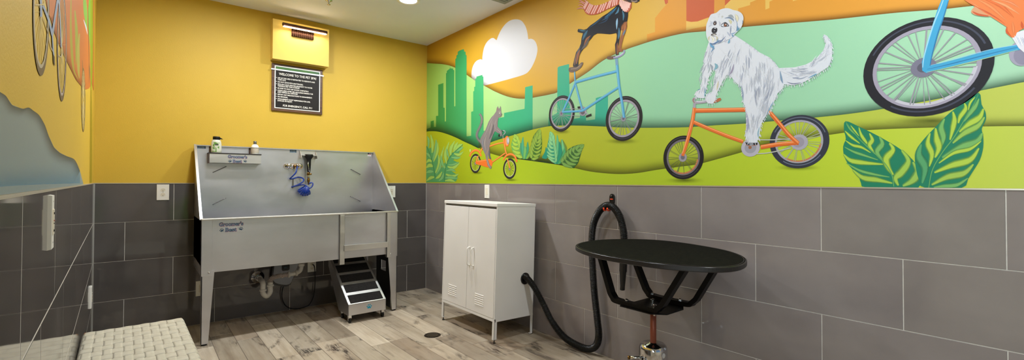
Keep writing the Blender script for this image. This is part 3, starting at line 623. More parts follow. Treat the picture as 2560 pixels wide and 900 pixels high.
for q in ([(300,42),(250,18),(205,-6)],[(285,60),(245,30),(208,30)],[(272,78),(240,56),(205,62)],[(268,95),(230,88),(185,104)],[(300,30),(280,0),(255,-12)]): s_.stroke(T(q), 3.6, ST, (1,.2)); s_.stroke(T(q), 1.6, PK, (1,.2))
top = cr([(305,12),(345,45),(400,60),(480,45),(560,8),(610,-12),(668,-20)],6); bot = cr([(262,98),(292,150),(345,168),(430,156),(520,112),(600,76),(658,52)],6)
s_.poly(T(top+bot[::-1]), ST)
for k in range(15):
    a, b_ = top[int((k+.1)/15*(len(top)-1))], bot[int((k+.1)/15*(len(bot)-1))]; b_ = (b_[0]*.9+a[0]*.1, b_[1]*.9+a[1]*.1) ; s_.stroke(T([a,b_]), 3.9, PK, (.9,.7), 0)
s_.poly(T([(664,-20),(690,0),(740,25),(804,30),(802,90),(772,132),(745,139),(705,112),(668,62)]), ST)
for k in range(7):
    t = (k+.5)/7; a = (672+t*128, -10+t*46); b_ = (672+t*112, 62+(1-(2*t-1.1)**2)*70); s_.stroke(T([a,((a[0]+b_[0])/2-6,(a[1]+b_[1])/2),b_]), 3.8, (236,194,186), (.9,.7))
s_.done('painted_scarf', do, 'pink scarf with rust stripes')
# orange bicycle of the white dog
O1, O2, O3 = (222,112,44), (240,164,112), (186,84,34); T = TR(1640,230,.25556); b = Paint(5)
def vcirc(P, px, r, col, r0=0.0001): w = onX(px[0],px[1],XR); d = (w-CAMP).dot(FW); P.wring((w.y,w.z), r0*d/F if r0 > .01 else .0001, r*d/F, col)
vcirc(b, T([(1402,492)])[0], 19.5, (166,162,176)); vcirc(b, T([(1395,492)])[0], 13, (150,144,158))
for q in ([(985,468),(1150,468),(1240,462),(1330,462)],[(985,604),(1080,598),(1180,580),(1320,548)]):
    b.stroke(T(q), 2.6, (166,168,160)); b.stroke(T([(x,y-2) for x,y in q]), .8, (210,212,205))
for q,w_ in (([(1025,540),(1200,512),(1395,496)],42),([(1108,192),(1200,300),(1300,420),(1392,505)],40),([(362,292),(520,360),(700,432),(852,486)],36),([(382,182),(600,178),(915,172)],42)):
    b.stroke(T(q), w_*.2555, O1); b.stroke(T([(x,y-10) for x,y in q]), w_*.05, O2); b.stroke(T([(x,y+14) for x,y in q]), w_*.04, O3)
b.stroke(T([(376,150),(362,250),(345,330),(300,500),(260,625)]), 9, O1, (.9,.8)); b.stroke(T([(366,160),(350,290),(290,500),(258,600)]), 2, O2)
b.stroke(T([(378,100),(374,155)]), 6.6, (160,156,170)); b.stroke(T([(385,58),(366,78),(385,100),(430,100),(495,92)]), 7, (160,156,170)); b.stroke(T([(395,92),(430,94),(490,86)]), 2, (208,206,218)); b.stroke(T([(378,60),(362,80),(376,106)]), 1.6, (150,96,60))
b.stroke(T([(566,92),(600,82),(634,66)]), 8, (176,104,66), (.9,.7))
vcirc(b, T([(926,545)])[0], 22.4, (176,172,186)); vcirc(b, T([(926,545)])[0], 14, (150,150,162)); vcirc(b, T([(922,543)])[0], 4, (150,100,70))
b.poly(T([(872,495),(880,488),(905,500),(985,498),(994,490),(992,516),(960,522),(890,520)]), (22,22,26)); b.stroke(T([(878,516),(910,526),(985,520)]), 1.6, (170,110,90))
bo = b.done('painted_bicycle', mural, 'large orange bicycle ridden by the white dog')
wheel(bo, T([(264,640)])[0], 54.6, .175, layer=4, spoke=(96,110,70), rim=(110,104,112), hub=(150,146,158), hubr=.2, arc=(190,120,80))
wheel(bo, T([(1393,486)])[0], 66.5, .19, layer=4, tyre=(44,48,62), rim=(160,158,170), spoke=(160,166,150), rimw=.07, arc=(190,120,80), sheen=(96,104,124), ns=28)
# white dog
T = TR(1720,100,.33333); c = Paint(6,feather=.8); W1, W2, W3, W4 = (210,214,224), (190,196,210), (166,174,194), (226,229,238)
body = [(155,18),(130,95),(118,165),(112,230),(100,320),(92,368),(62,385),(50,405),(62,430),(85,436),(122,436),(135,380),(150,300),(168,250),(185,222),(212,235),(196,330),(176,390),(140,405),(128,440),(148,476),(185,478),(207,450),(212,410),(236,360),(265,300),(288,262),(320,270),(350,312),(398,352),(403,400),(410,462),(428,500),(438,540),(440,620),(430,700),(434,740),(452,768),(515,770),(536,720),(545,650),(562,600),(592,560),(622,510),(652,450),(672,400),(712,362),(722,332),(790,340),(850,325),(905,297),(960,262),(1012,228),(1052,202),(1072,160),(1082,105),(1080,40),(1058,-5),(1045,-30),(1020,-42),(1016,-28),(1034,25),(1014,80),(950,150),(880,185),(800,205),(682,210),(652,170),(610,130),(540,95),(480,50),(425,12),(360,-30),(300,-60),(200,-60)]
c.poly(T([(430,480),(445,480),(462,620),(470,740),(432,740),(436,640)]), (170,172,196)); c.poly(T(body), W1)
rd = random.Random(3)
def fur(a, b_, n, ln, ang, w_, cols, P=c, sp=10):
    for _ in range(int(n*1.7)):
        t = rd.random(); x, y = a[0]+(b_[0]-a[0])*t+rd.uniform(-sp,sp), a[1]+(b_[1]-a[1])*t+rd.uniform(-sp,sp); g_ = radians(ang+rd.uniform(-14,14)); l = ln*rd.uniform(.6,1.3)
        P.stroke(T([(x,y),(x+cos(g_)*l*.5+rd.uniform(-3,3),y+sin(g_)*l*.5),(x+cos(g_)*l,y+sin(g_)*l)]), w_*rd.uniform(.6,1.3), rd.choice(cols), (.1,.1), 3, rd.uniform(.5,.9))
for a,b_,n,ln,ang,w_ in (((180,40),(130,200),14,70,105,2.2),((130,230),(100,350),8,60,100,2),((330,60),(220,220),12,80,110,2.6),((230,230),(190,350),10,70,105,2),((380,40),(300,230),12,90,100,2.6),((480,80),(380,280),16,90,85,2.8),((580,140),(440,340),18,100,85,3),((640,190),(500,420),22,110,95,3.2),((680,250),(560,480),20,100,105,3),((620,420),(500,620),16,80,108,2.4),((500,520),(460,700),14,70,92,2.2)):
    fur(a,b_,n,ln,ang,w_,(W2,W4,W4,W2,W1,W3),sp=26)
c2 = c
for a,b_,n,ln,ang,w_ in (((700,240),(840,210),10,90,8,2.6),((740,290),(900,250),10,80,-12,2.4),((900,210),(1030,120),12,70,-42,2.2),((1010,180),(1060,60),8,50,-75,2)): fur(a,b_,n,ln,ang,w_,(W2,W4,W4,W3),P=c2,sp=14)
for q,w_,k in (([(690,230),(700,290),(712,325)],4,(120,150,180)),([(740,315),(790,328),(850,318)],2,(110,120,150)),([(900,285),(950,262),(965,250)],2.4,(96,160,190)),([(780,280),(840,290),(900,270)],2,(150,160,184)),
    ([(160,15),(190,60),(170,90)],3,(110,150,190)),([(200,175),(215,200),(195,225)],6,(120,170,190)),([(345,180),(330,230),(310,265)],3,(150,140,170)),([(165,180),(180,205),(178,228)],4,(150,160,176)),([(400,340),(410,400),(414,460)],3,(130,150,178)),([(228,305),(222,340),(215,380)],2.6,(216,206,170)),([(440,550),(448,620),(440,700)],4,(160,160,190)),([(590,560),(620,500),(640,460)],2,(110,160,190)),([(535,650),(525,700),(530,740)],2,(110,170,190)),([(70,380),(80,372),(92,368)],1.6,(90,150,170)),([(85,430),(78,440)],1.6,(60,120,150)),([(150,440),(152,470)],1,(170,176,190)),([(170,440),(172,472)],1,(170,176,190)),([(462,720),(466,765)],1.4,(120,170,190)),([(490,720),(492,765)],1.2,(170,180,196)),([(510,715),(512,760)],1.2,(120,170,190)),([(130,360),(128,400),(122,436)],1.8,(80,160,190)),([(150,250),(160,220),(165,180)],2,(160,176,180)),
    ([(235,60),(300,130),(330,180)],2,W4),([(420,120),(430,200),(420,260)],3,W4),([(460,560),(470,640),(475,720)],3,W4)): c2.stroke(T(q), w_, k, (.15,.1))
ed = cr(body,2,True)
for i in range(0,len(ed)):
    x, y = ed[i]; nx, ny = ed[(i+1)%len(ed)]; tx, ty = nx-x, ny-y; L_ = sqrt(tx*tx+ty*ty) or 1; ox, oy = ty/L_, -tx/L_
    if y < 20 and x < 440: continue
    for _ in range(1 if L_ < 22 else 2):
        f_ = rd.random(); bx, by = x+tx*f_, y+ty*f_; sgn = 1 if (ty*1 >= 0) else -1
        l = rd.uniform(10,22); c.stroke(T([(bx+ox*5,by+oy*5),(bx-ox*rd.uniform(1,5)+rd.uniform(0,3),by-oy*3+l*.5),(bx-ox*rd.uniform(4,9)+rd.uniform(0,5),by-oy*rd.uniform(2,6)+l)]), 1.7, rd.choice((W1,W4,W1,W2)), (.3,.1), 3)
dogo = c.done('painted_dog', mural, 'white shaggy dog standing on the large orange bicycle')
# head
T = TR(1740,10,.13333); c = Paint(10,feather=.6)
c.poly(T([(195,390),(220,320),(255,235),(290,190),(380,165),(450,108),(540,80),(620,82),(700,112),(780,130),(850,170),(885,230),(888,300),(872,380),(840,450),(780,515),(740,552),(700,600),(640,650),(540,690),(460,725),(400,748),(330,748),(262,735),(225,680),(195,600),(188,500)]), W1, 3)
for _ in range(46):
    a = rd.uniform(0,2*pi); r0 = rd.uniform(120,250); x, y = 480+cos(a)*r0*1.15, 400+sin(a)*r0*1.1
    if 560 < x < 900 and y < 330 and rd.random() < .3: continue
    c.stroke(T([(x,y),(x+cos(a+.3)*40,y+sin(a+.3)*40+12),(x+cos(a+.5)*70,y+sin(a+.5)*66+26)]), rd.uniform(1.2,2.6), rd.choice((W4,W4,W2,(212,216,228))), (.1,.1), 3) if r0 < 190 else c.stroke(T([(x,y),(x+cos(a)*18,y+sin(a)*18+14)]), 1.6, rd.choice((W4,W2)), (.1,.1), 0)
for q,w_,k in (([(600,225),(660,220),(715,265)],4.4,(150,160,170)),([(535,270),(620,255),(690,290),(705,330)],4,(120,140,166)),([(610,300),(650,330),(655,380)],5,(206,200,160)),([(730,190),(770,260),(765,350)],7,(222,216,190)),([(655,400),(650,480),(640,600)],2.6,(140,150,176)),([(725,260),(770,360),(765,460),(740,530)],2,(150,170,200)),([(650,555),(700,552),(745,525)],2,(120,160,196)),([(780,410),(785,460),(760,510)],3,(90,140,176)),([(820,440),(795,480),(760,510)],2.6,(90,150,176)),([(872,300),(880,340),(865,385)],2,(110,120,140)),([(640,610),(610,560),(580,520)],3,(176,184,206)),
    ([(260,730),(330,750),(420,700),(470,680)],3.4,(84,116,160)),([(400,740),(470,700),(560,600)],2.6,(104,124,160)),([(255,740),(300,800),(340,780)],5,(104,160,200)),([(330,800),(335,830),(325,850)],2.4,(104,160,200)),([(630,660),(615,710),(600,740)],4,(110,164,196)),([(665,560),(690,600),(680,610)],3.6,(110,150,190)),([(700,560),(720,580)],2.6,(110,150,190)),([(545,640),(550,690),(560,720)],3,(196,196,212)),([(410,640),(405,690),(385,720)],3,(120,156,190)),([(260,600),(240,640),(245,690)],3,(210,204,170)),([(280,610),(330,660),(300,720)],5,(228,226,210)),([(370,600),(400,640),(370,690)],3,(196,190,160)),([(240,440),(270,400),(330,395)],2,W2),([(470,240),(500,230),(480,270)],2.4,(206,206,200)),([(430,320),(450,370),(440,420)],3,W2)): c.stroke(T(q), w_, k, (.15,.1))
c.poly(T([(325,350),(340,320),(372,316),(388,345),(385,375),(365,395),(335,398),(322,375)]), (112,110,122), 3); c.poly(T([(262,360),(290,335),(325,335),(318,370),(280,385)]), (184,190,206), 3)
c.ellipse(*T([(354,366)])[0], 3.9, 4.4, (40,36,40)); c.ellipse(*T([(352,366)])[0], 2.4, 3, (104,76,64)); c.ellipse(*T([(352,362)])[0], .9, .9, (226,226,230))
c.poly(T([(465,405),(480,375),(520,350),(565,352),(600,375),(622,412),(590,424),(530,430),(485,430)]), (72,78,92), 3); c.poly(T([(474,408),(495,378),(530,362),(570,366),(600,398),(575,416),(520,422)]), (206,212,222), 3)
c.ellipse(*T([(552,390)])[0], 4.6, 4.9, (48,40,42)); c.ellipse(*T([(550,395)])[0], 3.1, 3.4, (142,84,52)); c.ellipse(*T([(560,380)])[0], 1.1, 1.2, (240,240,240)); c.stroke(T([(500,370),(550,345),(610,385)]), 1.6, (50,52,66), (.3,.3))
c.poly(T([(296,475),(315,452),(345,440),(390,448),(400,475),(396,510),(375,540),(330,548),(300,535),(292,505)]), (26,26,36), 3); c.ellipse(*T([(358,455)])[0], 2.6, 1.1, (196,200,212)); c.ellipse(*T([(345,502)])[0], 1.2, .9, (196,200,212))
c.poly(T([(285,565),(330,550),(375,555),(390,578),(350,570),(320,590),(285,585)]), (74,66,66), 2); c.stroke(T([(300,585),(345,575),(375,595)]), 2, (216,214,206), (.3,.3)); c.stroke(T([(280,590),(330,600),(370,600)]),1.4,(96,88,84),(.3,.3))
c.done('painted_head', dogo)
# the big bicycle at the right with its orange-coated rider
T = TR(2300,0,.22222); BB, BL, BD = (64,160,206), (150,206,232), (44,118,168)
b = Paint(5)
b.poly(T([(240,-400),(500,-1300),(600,-1300),(330,-60),(325,0),(290,130),(230,300),(170,470),(135,620),(118,735),(210,718),(400,670),(600,615),(800,560),(1000,515),(1090,505),(1180,490),(1180,545),(1120,562),(900,612),(700,662),(500,712),(300,766),(130,802),(70,822),(25,795),(20,700),(60,560),(110,380),(150,250),(200,100),(240,0)]), BB)
b.stroke(T([(262,0),(220,110),(150,280),(90,470),(45,640),(30,760)]), 3.6, BL, (.6,.6)); b.stroke(T([(318,10),(262,200),(200,380),(140,600),(112,740)]), 3.4, BD, (.6,.6)); b.stroke(T([(80,780),(250,742),(500,680),(800,602),(1100,530)]), 2.4, BD, (.4,.6)); b.stroke(T([(70,812),(250,776),(500,716),(800,640),(1100,560)]), 1.6, (170,206,150), (.4,.6)); b.stroke(T([(120,735),(400,662),(800,556),(1090,505)]), 1.6, BL, (.4,.6))
bo = b.done('painted_bicycle', mural, 'big blue bicycle at the right end of the mural')
b = Paint(4); b.ellipse(2552,134,30,31,(160,156,176)); b.ellipse(2556,140,22,22,(140,136,158)); b.done('chainring', bo)
zc_ = (onX(2323,43,XR).z+onX(2323,291,XR).z)/2; yl, yr = onX(2160,180,XR).y, onX(2485,150,XR).y
wheel(bo, None, 0, .165, layer=4, tyre=(27,27,36), rim=(160,154,172), spoke=(150,150,158), hub=(120,118,138), hubr=.2, cw=(((yl+yr)/2, zc_), ((yl-yr)/2+(onX(2323,43,XR).z-onX(2323,291,XR).z)/2)/2), sheen=(62,66,84), ns=36, rimw=.07, arc=(196,194,206))
c = Paint(6,feather=.6); OA = (228,124,66)
c.poly(T([(640,70),(605,85),(578,118),(578,142),(620,168),(700,182),(790,185),(860,150)]), (206,150,110), 3); c.stroke(T([(590,130),(660,165),(770,180)]), 4, (206,84,44), (.3,.5))
c.poly(T([(480,-60),(500,0),(560,40),(640,85),(720,140),(795,185),(850,222),(940,280),(972,300),(965,368),(1000,400),(1032,422),(1095,430),(1110,350),(1180,310),(1400,300),(1600,200),(1700,-300),(900,-500)]), OA)
for q,w_,k in (([(560,10),(700,110),(850,180)],4,(238,146,92)),([(620,-20),(800,80),(980,240)],7,(236,140,84)),([(700,-20),(900,60),(1060,200)],8,(220,112,56)),([(800,0),(960,60),(1120,160)],6,(240,156,104)),([(980,300),(975,350),(1030,415)],4,(206,88,46)),([(560,40),(720,120),(860,200),(960,275)],2.4,(204,88,50)),([(1040,240),(1050,320),(1060,400)],6,(236,136,80)),([(1140,240),(1150,290),(1160,330)],5,(206,88,46)),([(900,0),(1020,30),(1120,90)],5,(232,140,92))): c.stroke(T(q), w_, k, (.1,.1))
c.poly(T([(1035,425),(1070,418),(1090,365),(1130,350),(1180,340),(1500,320),(1500,640),(1240,640),(1170,590),(1110,540)]), (222,220,228))
for k in range(12): x = 1060+k*22; c.stroke(T([(x,400+k*4),(x+30,450+k*6),(x+60,520+k*6)]), 3.4, rd.choice(((240,240,246),(196,196,214),(206,210,226))), (.1,.1))
c.done('painted_animal', mural, 'orange and white furred rider cut off by the frame edge')
tag(mural, kind='thing')
# ================================================================ LEFT WALL MURAL
ml = thing('wall_mural', 'painted bicycles and orange shape over a blue-grey hill on the left-hand wall', 'mural', (LX(2)+.001, 2, CAP))
c = Paint(0, mapL)
c.poly([(-260,140),(-150,170),(-60,215),(0,230),(15,240),(30,262),(50,270),(58,272),(72,269),(84,277),(98,288),(112,312),(122,340),(135,368),(150,382),(166,390),(184,397),(192,408),(200,428),(208,458),(208,470),(100,480),(-260,560)], (128,142,142))
c.soft([(0,230),(15,240),(30,262),(50,270),(58,272),(72,269),(84,277),(98,288),(112,312),(122,340),(135,368),(150,382),(166,390),(184,397),(192,408),(200,428)], 26, (84,78,60), .6, dx=-14)
c.soft([(-100,478),(0,467),(80,462),(200,458)], -60, (104,150,172), .5)
T = TR(60,0,.289)
c.poly(T([(175,-200),(190,0),(205,80),(230,160),(270,300),(320,420),(372,532),(410,610),(450,690),(490,740),(515,765),(540,774),(562,765),(575,745),(590,722),(598,780),(604,780),(604,-200)]), (190,106,46))
c.soft(T([(230,160),(270,300),(320,420),(372,532),(410,610),(450,690),(490,740),(515,765)]), -14, (130,74,20), .5, dx=10)
for q,w_,k in (([(408,-40),(405,200),(412,420),(430,600),(470,690)],6,(160,150,40)),([(440,90),(455,300),(450,560)],7,(150,156,50)),([(480,290),(470,420),(472,600),(478,680)],7,(170,160,70)),([(520,-80),(530,80),(545,260)],9,(120,170,60)),([(575,-80),(572,100),(578,300),(582,470)],11,(106,162,52)),([(550,-80),(556,200),(562,500),(560,720)],1.6,(110,80,40)),([(505,520),(510,640),(512,700)],2,(120,90,60)),([(560,520),(568,620),(566,720)],2,(120,90,60)),([(515,170),(535,230),(550,300)],3,(190,196,200))): c.stroke(T(q), w_, k, (.3,.1))
c.stroke([(229,-60),(229,120),(228,225)],7,(150,166,40),(1,.3),alpha=.8); c.stroke([(228,225),(228,330),(227,457)],5,(168,148,30),(.6,1),alpha=.8)
c.done('painted_landscape', ml)
def ringL(P, cx, cy, rx, ry, w_, col, wy=None):
    k = 40; wy = wy or w_; n = P.n(); vs = []
    for i in range(k+1):
        a = 2*pi*i/k
        for f in (0,1): vs.append(P.map(cx+(rx-w_*f)*cos(a), cy+(ry-wy*f)*sin(a), n))
    P.put(vs, [[2*i,2*i+1,2*i+3,2*i+2] for i in range(k)], [lin(col)]*len(vs))
_wl = []
def wheelL(cx, cy, rx, ry, tyre, rim, bot):
    c = Paint(1, mapL); _wl.append(c)
    ringL(c, cx, cy, rx, ry, rx*.1, tyre, ry*bot); ringL(c, cx, cy, rx*.9, ry*(1-bot), rx*.1, rim, ry*bot*.5)
    for k in range(18):
        a = 2*pi*k/18; c.stroke([(cx,cy),(cx+rx*.8*cos(a),cy+ry*(.95-bot)*sin(a))], .7, (200,180,120), (1,1), 0)
wheelL(103,30,20.5,160,(96,78,52),(176,164,140),.12); wheelL(155,112,12,142,(92,74,56),(170,156,150),.1); wheelL(208.5,250,5,80,(120,96,50),(176,160,110),.08)
BG_ = (136,152,176); c = Paint(2, mapL)
for q,w_ in (([(108,14),(122,50),(131,88)],5.2),([(131,88),(138,40),(146,-10)],5),([(146,-10),(160,-30)],5),([(101,-30),(103,20),(103,42)],5.4),([(145,-20),(150,40),(153,118)],2.6),([(131,88),(133,120),(135,140)],3)): c.stroke(q, w_, BG_)
c.stroke([(88,12),(100,12),(112,10)], 3, (196,176,120)); c.poly([(133,136),(137,142),(138,166),(134,158)], (70,58,40))
c.stroke([(147,138),(152,142),(154,136),(156,132)],1.8,(180,170,150)); c.stroke([(106,42),(114,62),(120,84)],1.2,(150,130,90)); c.stroke([(122,92),(128,118),(133,130)],1.6,(170,160,150))
bo = c.done('painted_bicycle', ml, 'grey-blue bicycle with tall thin wheels')
for q in _wl: q.done('wheel', bo)
# ================================================================ STEEL WASH TUB
TX0, TX1, TYF, TYB, RIM, TOP = .345, 1.925, 4.12, 4.738, .955, 1.549
tub = thing('pet_wash_tub', 'stainless steel raised pet wash tub with tall splash back and tapered legs', 'tub', ((TX0+TX1)/2, 4.43, 0))
mb = MB(); t = .004
BOT = .60
mb.box((TX0,TYB-t,BOT),(TX1,TYB,TOP-.006)); mb.box((TX0,TYB-.02,TOP-.008),(TX1,TYB,TOP)); mb.box((TX0+.002,TYB-.02,BOT),(TX0+.006,TYB-t,TOP-.008))
mb.done('splash_back', M_steel, tub)
for x, s in ((TX0,1),(TX1,-1)):
    mb = MB(); yb = TYB-.022
    mb.prism([(x,TYF+.012,RIM-.01),(x,yb,TOP-.003),(x,TYB,TOP-.003),(x,TYB,BOT),(x,TYF+.012,BOT)], (s*t,0,0))
    a, b = Vector((x,TYF+.004,RIM-.008)), Vector((x,yb,TOP))       # rolled slanting edge
    mb.bar([a,b], .018, .012, (0,0,1)); mb.done('splash_side', M_steel, tub)
mb = MB(); mb.box((TX0+t,TYF+.012,BOT),(TX1-t,TYB-t,BOT+t)); mb.lathe([(.045,.0),(.045,.006),(.03,.006)],(1.152,4.5,BOT+t-.001)); mb.done('basin_floor', M_steel, tub)
# front: main panel, frame posts, recessed door
DX0, DX1 = 1.372, 1.845
mb = MB(); mb.box((TX0+.07,TYF,.545),(DX0-.008,TYF+.012,RIM-.012)); mb.box((TX0+t,TYF+.008,.545),(TX1-t,TYF+.014,RIM-.012)); mb.done('front_panel', M_steel, tub, bevel=.002)
mb = MB(); mb.box((TX0-.002,TYF-.012,RIM-.014),(TX1+.002,TYF+.016,RIM+.001), 0, .005); mb.done('rim', M_steel2, tub)
for a, b, z in ((DX0,DX0+.043,.497),(DX1-.03,DX1+.005,.517)):
    mb = MB(); mb.box((a,TYF-.012,z),(b,TYF+.002,RIM-.013)); mb.box((a,TYF-.012,z),(a+.003,TYF+.03,RIM-.013)); mb.box((b-.003,TYF-.012,z),(b,TYF+.03,RIM-.013)); mb.done('door_post', M_steel2, tub, bevel=.0015)
mb = MB(); mb.box((DX0+.046,TYF+.001,.552),(DX1-.045,TYF+.008,RIM-.03)); dr = mb.done('sliding_door', M_steel, tub, bevel=.0015)
mb = MB(); mb.box((DX0+.036,TYF-.018,.615),(DX1-.02,TYF-.011,.667)); mb.box((DX0+.036,TYF-.018,.615),(DX0+.04,TYF-.004,.667)); mb.box((DX1-.024,TYF-.018,.615),(DX1-.02,TYF-.004,.667)); mb.done('locking_bar', M_steel2, tub, bevel=.0015)
# corner sleeves and tapered angle legs
def leg(x, y, sx, sy, wtop, wbot):
    lg = MB(); zt = .56
    lg.prism([(x,y,.012),(x+sx*wbot,y,.012),(x+sx*wtop,y,zt),(x,y,zt)], (0,sy*.004,0))
    lg.prism([(x,y,.012),(x,y+sy*wbot,.012),(x,y+sy*wtop,zt),(x,y,zt)], (sx*.004,0,0))
    o = lg.done('leg', M_steel, tub)
    MB().lathe([(.018,0),(.02,.004),(.012,.014)],(x+sx*.022,y+sy*.02,0)).done('leveling_foot', M_black, o)
leg(TX0+.006,TYF-.002,1,1,.082,.046); leg(TX1-.006,TYF-.002,-1,1,.09,.046); leg(TX0+.075,TYB-.004,1,-1,.08,.046); leg(TX1-.075,TYB-.004,-1,-1,.08,.046)
for x, s in ((TX0,1),(TX1,-1)):
    mb = MB(); w_ = .07 if s > 0 else .085
    mb.box((x,TYF-.007,.522),(x+s*w_,TYF+.004,RIM-.013)); mb.box((x,TYF-.007,.522),(x+s*.004,TYB,RIM-.013)); c_ = mb.done('corner_sleeve', M_steel, tub, bevel=.001)
    MB().lathe([(.0075,0),(.0075,-.003),(.004,-.006)],(x+s*(.052 if s>0 else .07),TYF-.007,.545),'Y',12).done('bolt', M_chrome, c_)
mb = MB(); mb.box((TX0+.01,TYF+.03,.585),(TX1-.01,TYB-.01,.6)); 
for x in (.75,1.15,1.55): mb.box((x-.03,TYF+.03,.56),(x+.03,TYB-.02,.585))
mb.done('underframe', M_steel, tub)
# side plate with a hand hole beside the steps
px = 1.862; mb = MB(); A = [(4.15,.03),(4.46,.03),(4.46,.55),(4.15,.55)]; hy0, hy1, hz0, hz1 = 4.24, 4.36, .362, .462
for q in ([(4.135,.03),(hy0,.03),(hy0,.55),(4.135,.55)],[(hy1,.03),(4.47,.03),(4.47,.55),(hy1,.55)],[(hy0,.03),(hy1,.03),(hy1,hz0),(hy0,hz0)],[(hy0,hz1),(hy1,hz1),(hy1,.55),(hy0,.55)]): mb.prism([(px,a,b) for a,b in q], (.003,0,0))
mb.done('side_plate', mat('dark_steel',(60,58,58),.4,.9), tub)
# tether loops on the splash back
def rod(pts, r, m, nm, par): return MB().tube(pts, r, 8).done(nm, m, par)
for (x0,z0,x1,z1) in ((.478,1.314,.575,1.368),(.479,1.033,.575,1.088),(1.688,1.363,1.785,1.311),(1.684,1.082,1.786,1.029),(1.130,1.256,1.127,1.173)):
    y = TYB-t; v = Vector((x1-x0,0,z1-z0)); o = Vector((-v.z,0,v.x)).normalized()*.004
    P0, P1 = Vector((x0,y,z0)), Vector((x1,y,z1)); off = Vector((0,-.012,0))
    rod([P0, P0+off*.8, P0+off+v*.03, P1+off-v*.03, P1+off*.8, P1], .0034, mat('tether_steel',(110,108,106),.3,1.), 'tether_loop', tub)
# wall-plate stickers
for (x0,z0,x1,z1) in ((.362,1.518,.424,1.541),(1.098,1.514,1.158,1.541)):
    mb = MB().box((x0,TYB-t-.0008,z0),(x1,TYB-t,z1),0,.0); st = mb.done('sticker', mat('slate_blue_label',(70,96,116),.5), tub)
    text('sticker_print', 'CAUTION', .009, mat('pale_print',(190,200,206),.5), st, (x0+.006,TYB-t-.0012,z1-.0105)); text('sticker_print', 'HOT WATER', .0075, MATS['pale_print'], st, (x0+.005,TYB-t-.0012,z0+.0035))
fx, fz = 1.867, 1.506
mb = MB().box((fx,TYB-t-.0008,fz),(fx+.034,TYB-t,fz+.036)); fl_ = mb.done('sticker', mat('flag_white',(214,210,210),.5), tub)
MB().box((fx+.001,TYB-t-.0013,fz+.022),(fx+.014,TYB-t-.0006,fz+.035)).done('flag_canton', mat('flag_navy',(44,52,92),.5), fl_)
mb = MB(); [mb.box((fx+(.015 if k>1 else .001),TYB-t-.0012,fz+.014+k*.006),(fx+.033,TYB-t-.0006,fz+.0165+k*.006)) for k in range(4)]; mb.done('flag_stripes', mat('flag_red',(176,60,66),.5), fl_)
text('sticker_print','USA',.010,MATS['flag_navy'],fl_,(fx+.006,TYB-t-.0013,fz+.002))
# logo stickers
def paw(mbx, c, r, y, up=(0,1), th=.0006, flip=False):
    a0 = math.atan2(up[1],up[0])-pi/2
    def pt(x, z): return (c[0]+x*cos(a0)-z*sin(a0), y, c[1]+x*sin(a0)+z*cos(a0))
    def blob(x, z, rx, rz, rot=0.):
        P = [(x+rx*cos(t_)*cos(rot)-rz*sin(t_)*sin(rot), z+rx*cos(t_)*sin(rot)+rz*sin(t_)*cos(rot)) for t_ in [2*pi*k/14 for k in range(14)]]
        mbx.prism([pt(r*p,r*q) for p,q in P], (0,-th,0))
    mbx.prism([pt(r*p,r*q) for p,q in cr([(-.5,-.62),(0,-.52),(.5,-.62),(.62,-.3),(.3,.05),(0,.2),(-.3,.05),(-.62,-.3)],3,True)], (0,-th,0))
    for x, z, q in ((-.72,.12,.3),(-.28,.6,.08),(.28,.6,-.08),(.72,.12,-.3)): blob(x, z, .17, .3, q)
M_tealp = mat('logo_teal',(34,64,88),.45); M_rose = mat('logo_rose',(168,92,120),.5); M_lg = mat('logo_grey',(116,132,148),.4); M_lw = mat('logo_white',(216,214,220),.5)
def logo(parent, cx, cz, y, w):
    s = w/.19
    for word, dx, dz, sz in (("Groomer's",-.088,.012,.041),('Best',-.046,-.034,.043)):
        for m, off, yy in ((M_lw,.0050,.0),(M_rose,.0042,.0003),(M_tealp,.0030,.0006),(M_lg,-.0002,.0010)):
            sh = (.002,-.002) if off == .0042 else (0,0)
            text('logo_lettering', word, sz*s, m, parent, (cx+dx*s+sh[0]*s*.5,y-yy,cz+dz*s+sh[1]*s*.5), off=off*s*.8, ext=.0002, sx=.93 if word[0]=='G' else 1.05)
    for dx, dz, ux in ((-.068,-.022,-.3),(.066,-.018,.3)): mb = MB(); paw(mb,(cx+dx*s,cz+dz*s),.017*s,y-.0006,(ux,1)); mb.done('paw_mark', M_tealp, parent)
dec = MB().box((.449,TYF-.0012,.838),(.635,TYF-.0003,.925),0).done('logo_plate', M_steel, tub)
logo(dec, .542, .882, TYF-.0014, .182)
# mixing valve
mv = thing('mixing_valve', 'chrome mixing valve with two handles on the steel splash back', 'faucet', (1.13,TYB-t,1.384))
mb = MB(); y = TYB-t
pl = [(1.13+(.062 if c>0 else -.062)+.026*cos(a), y, 1.384+.026*sin(a)) for c,a in [(1,-pi/2+pi*k/8) for k in range(9)]+[(-1,pi/2+pi*k/8) for k in range(9)]]
mb.prism(pl,(0,-.006,0)); mb.done('cover_plate', M_chrome, mv, bevel=.0015)
MB().tube([(1.075,y-.03,1.386),(1.187,y-.03,1.386)],.011,12).done('valve_body', M_chrome, mv)
for x in (1.082,1.182):
    MB().lathe([(.016,0),(.016,-.02),(.02,-.024),(.021,-.038),(.014,-.044),(.006,-.045)],(x,y-.006,1.386),'Y',16).done('handle', M_chrome, mv)
MB().tube([(1.13,y-.004,1.386),(1.13,y-.045,1.384),(1.15,y-.055,1.38)],[.012,.012,.009],12).done('outlet_nipple', M_brass, mv)
MB().tube([(1.095,y-.03,1.378),(1.1,y-.036,1.355)],.004,8).done('check_stop', M_chrome, mv)
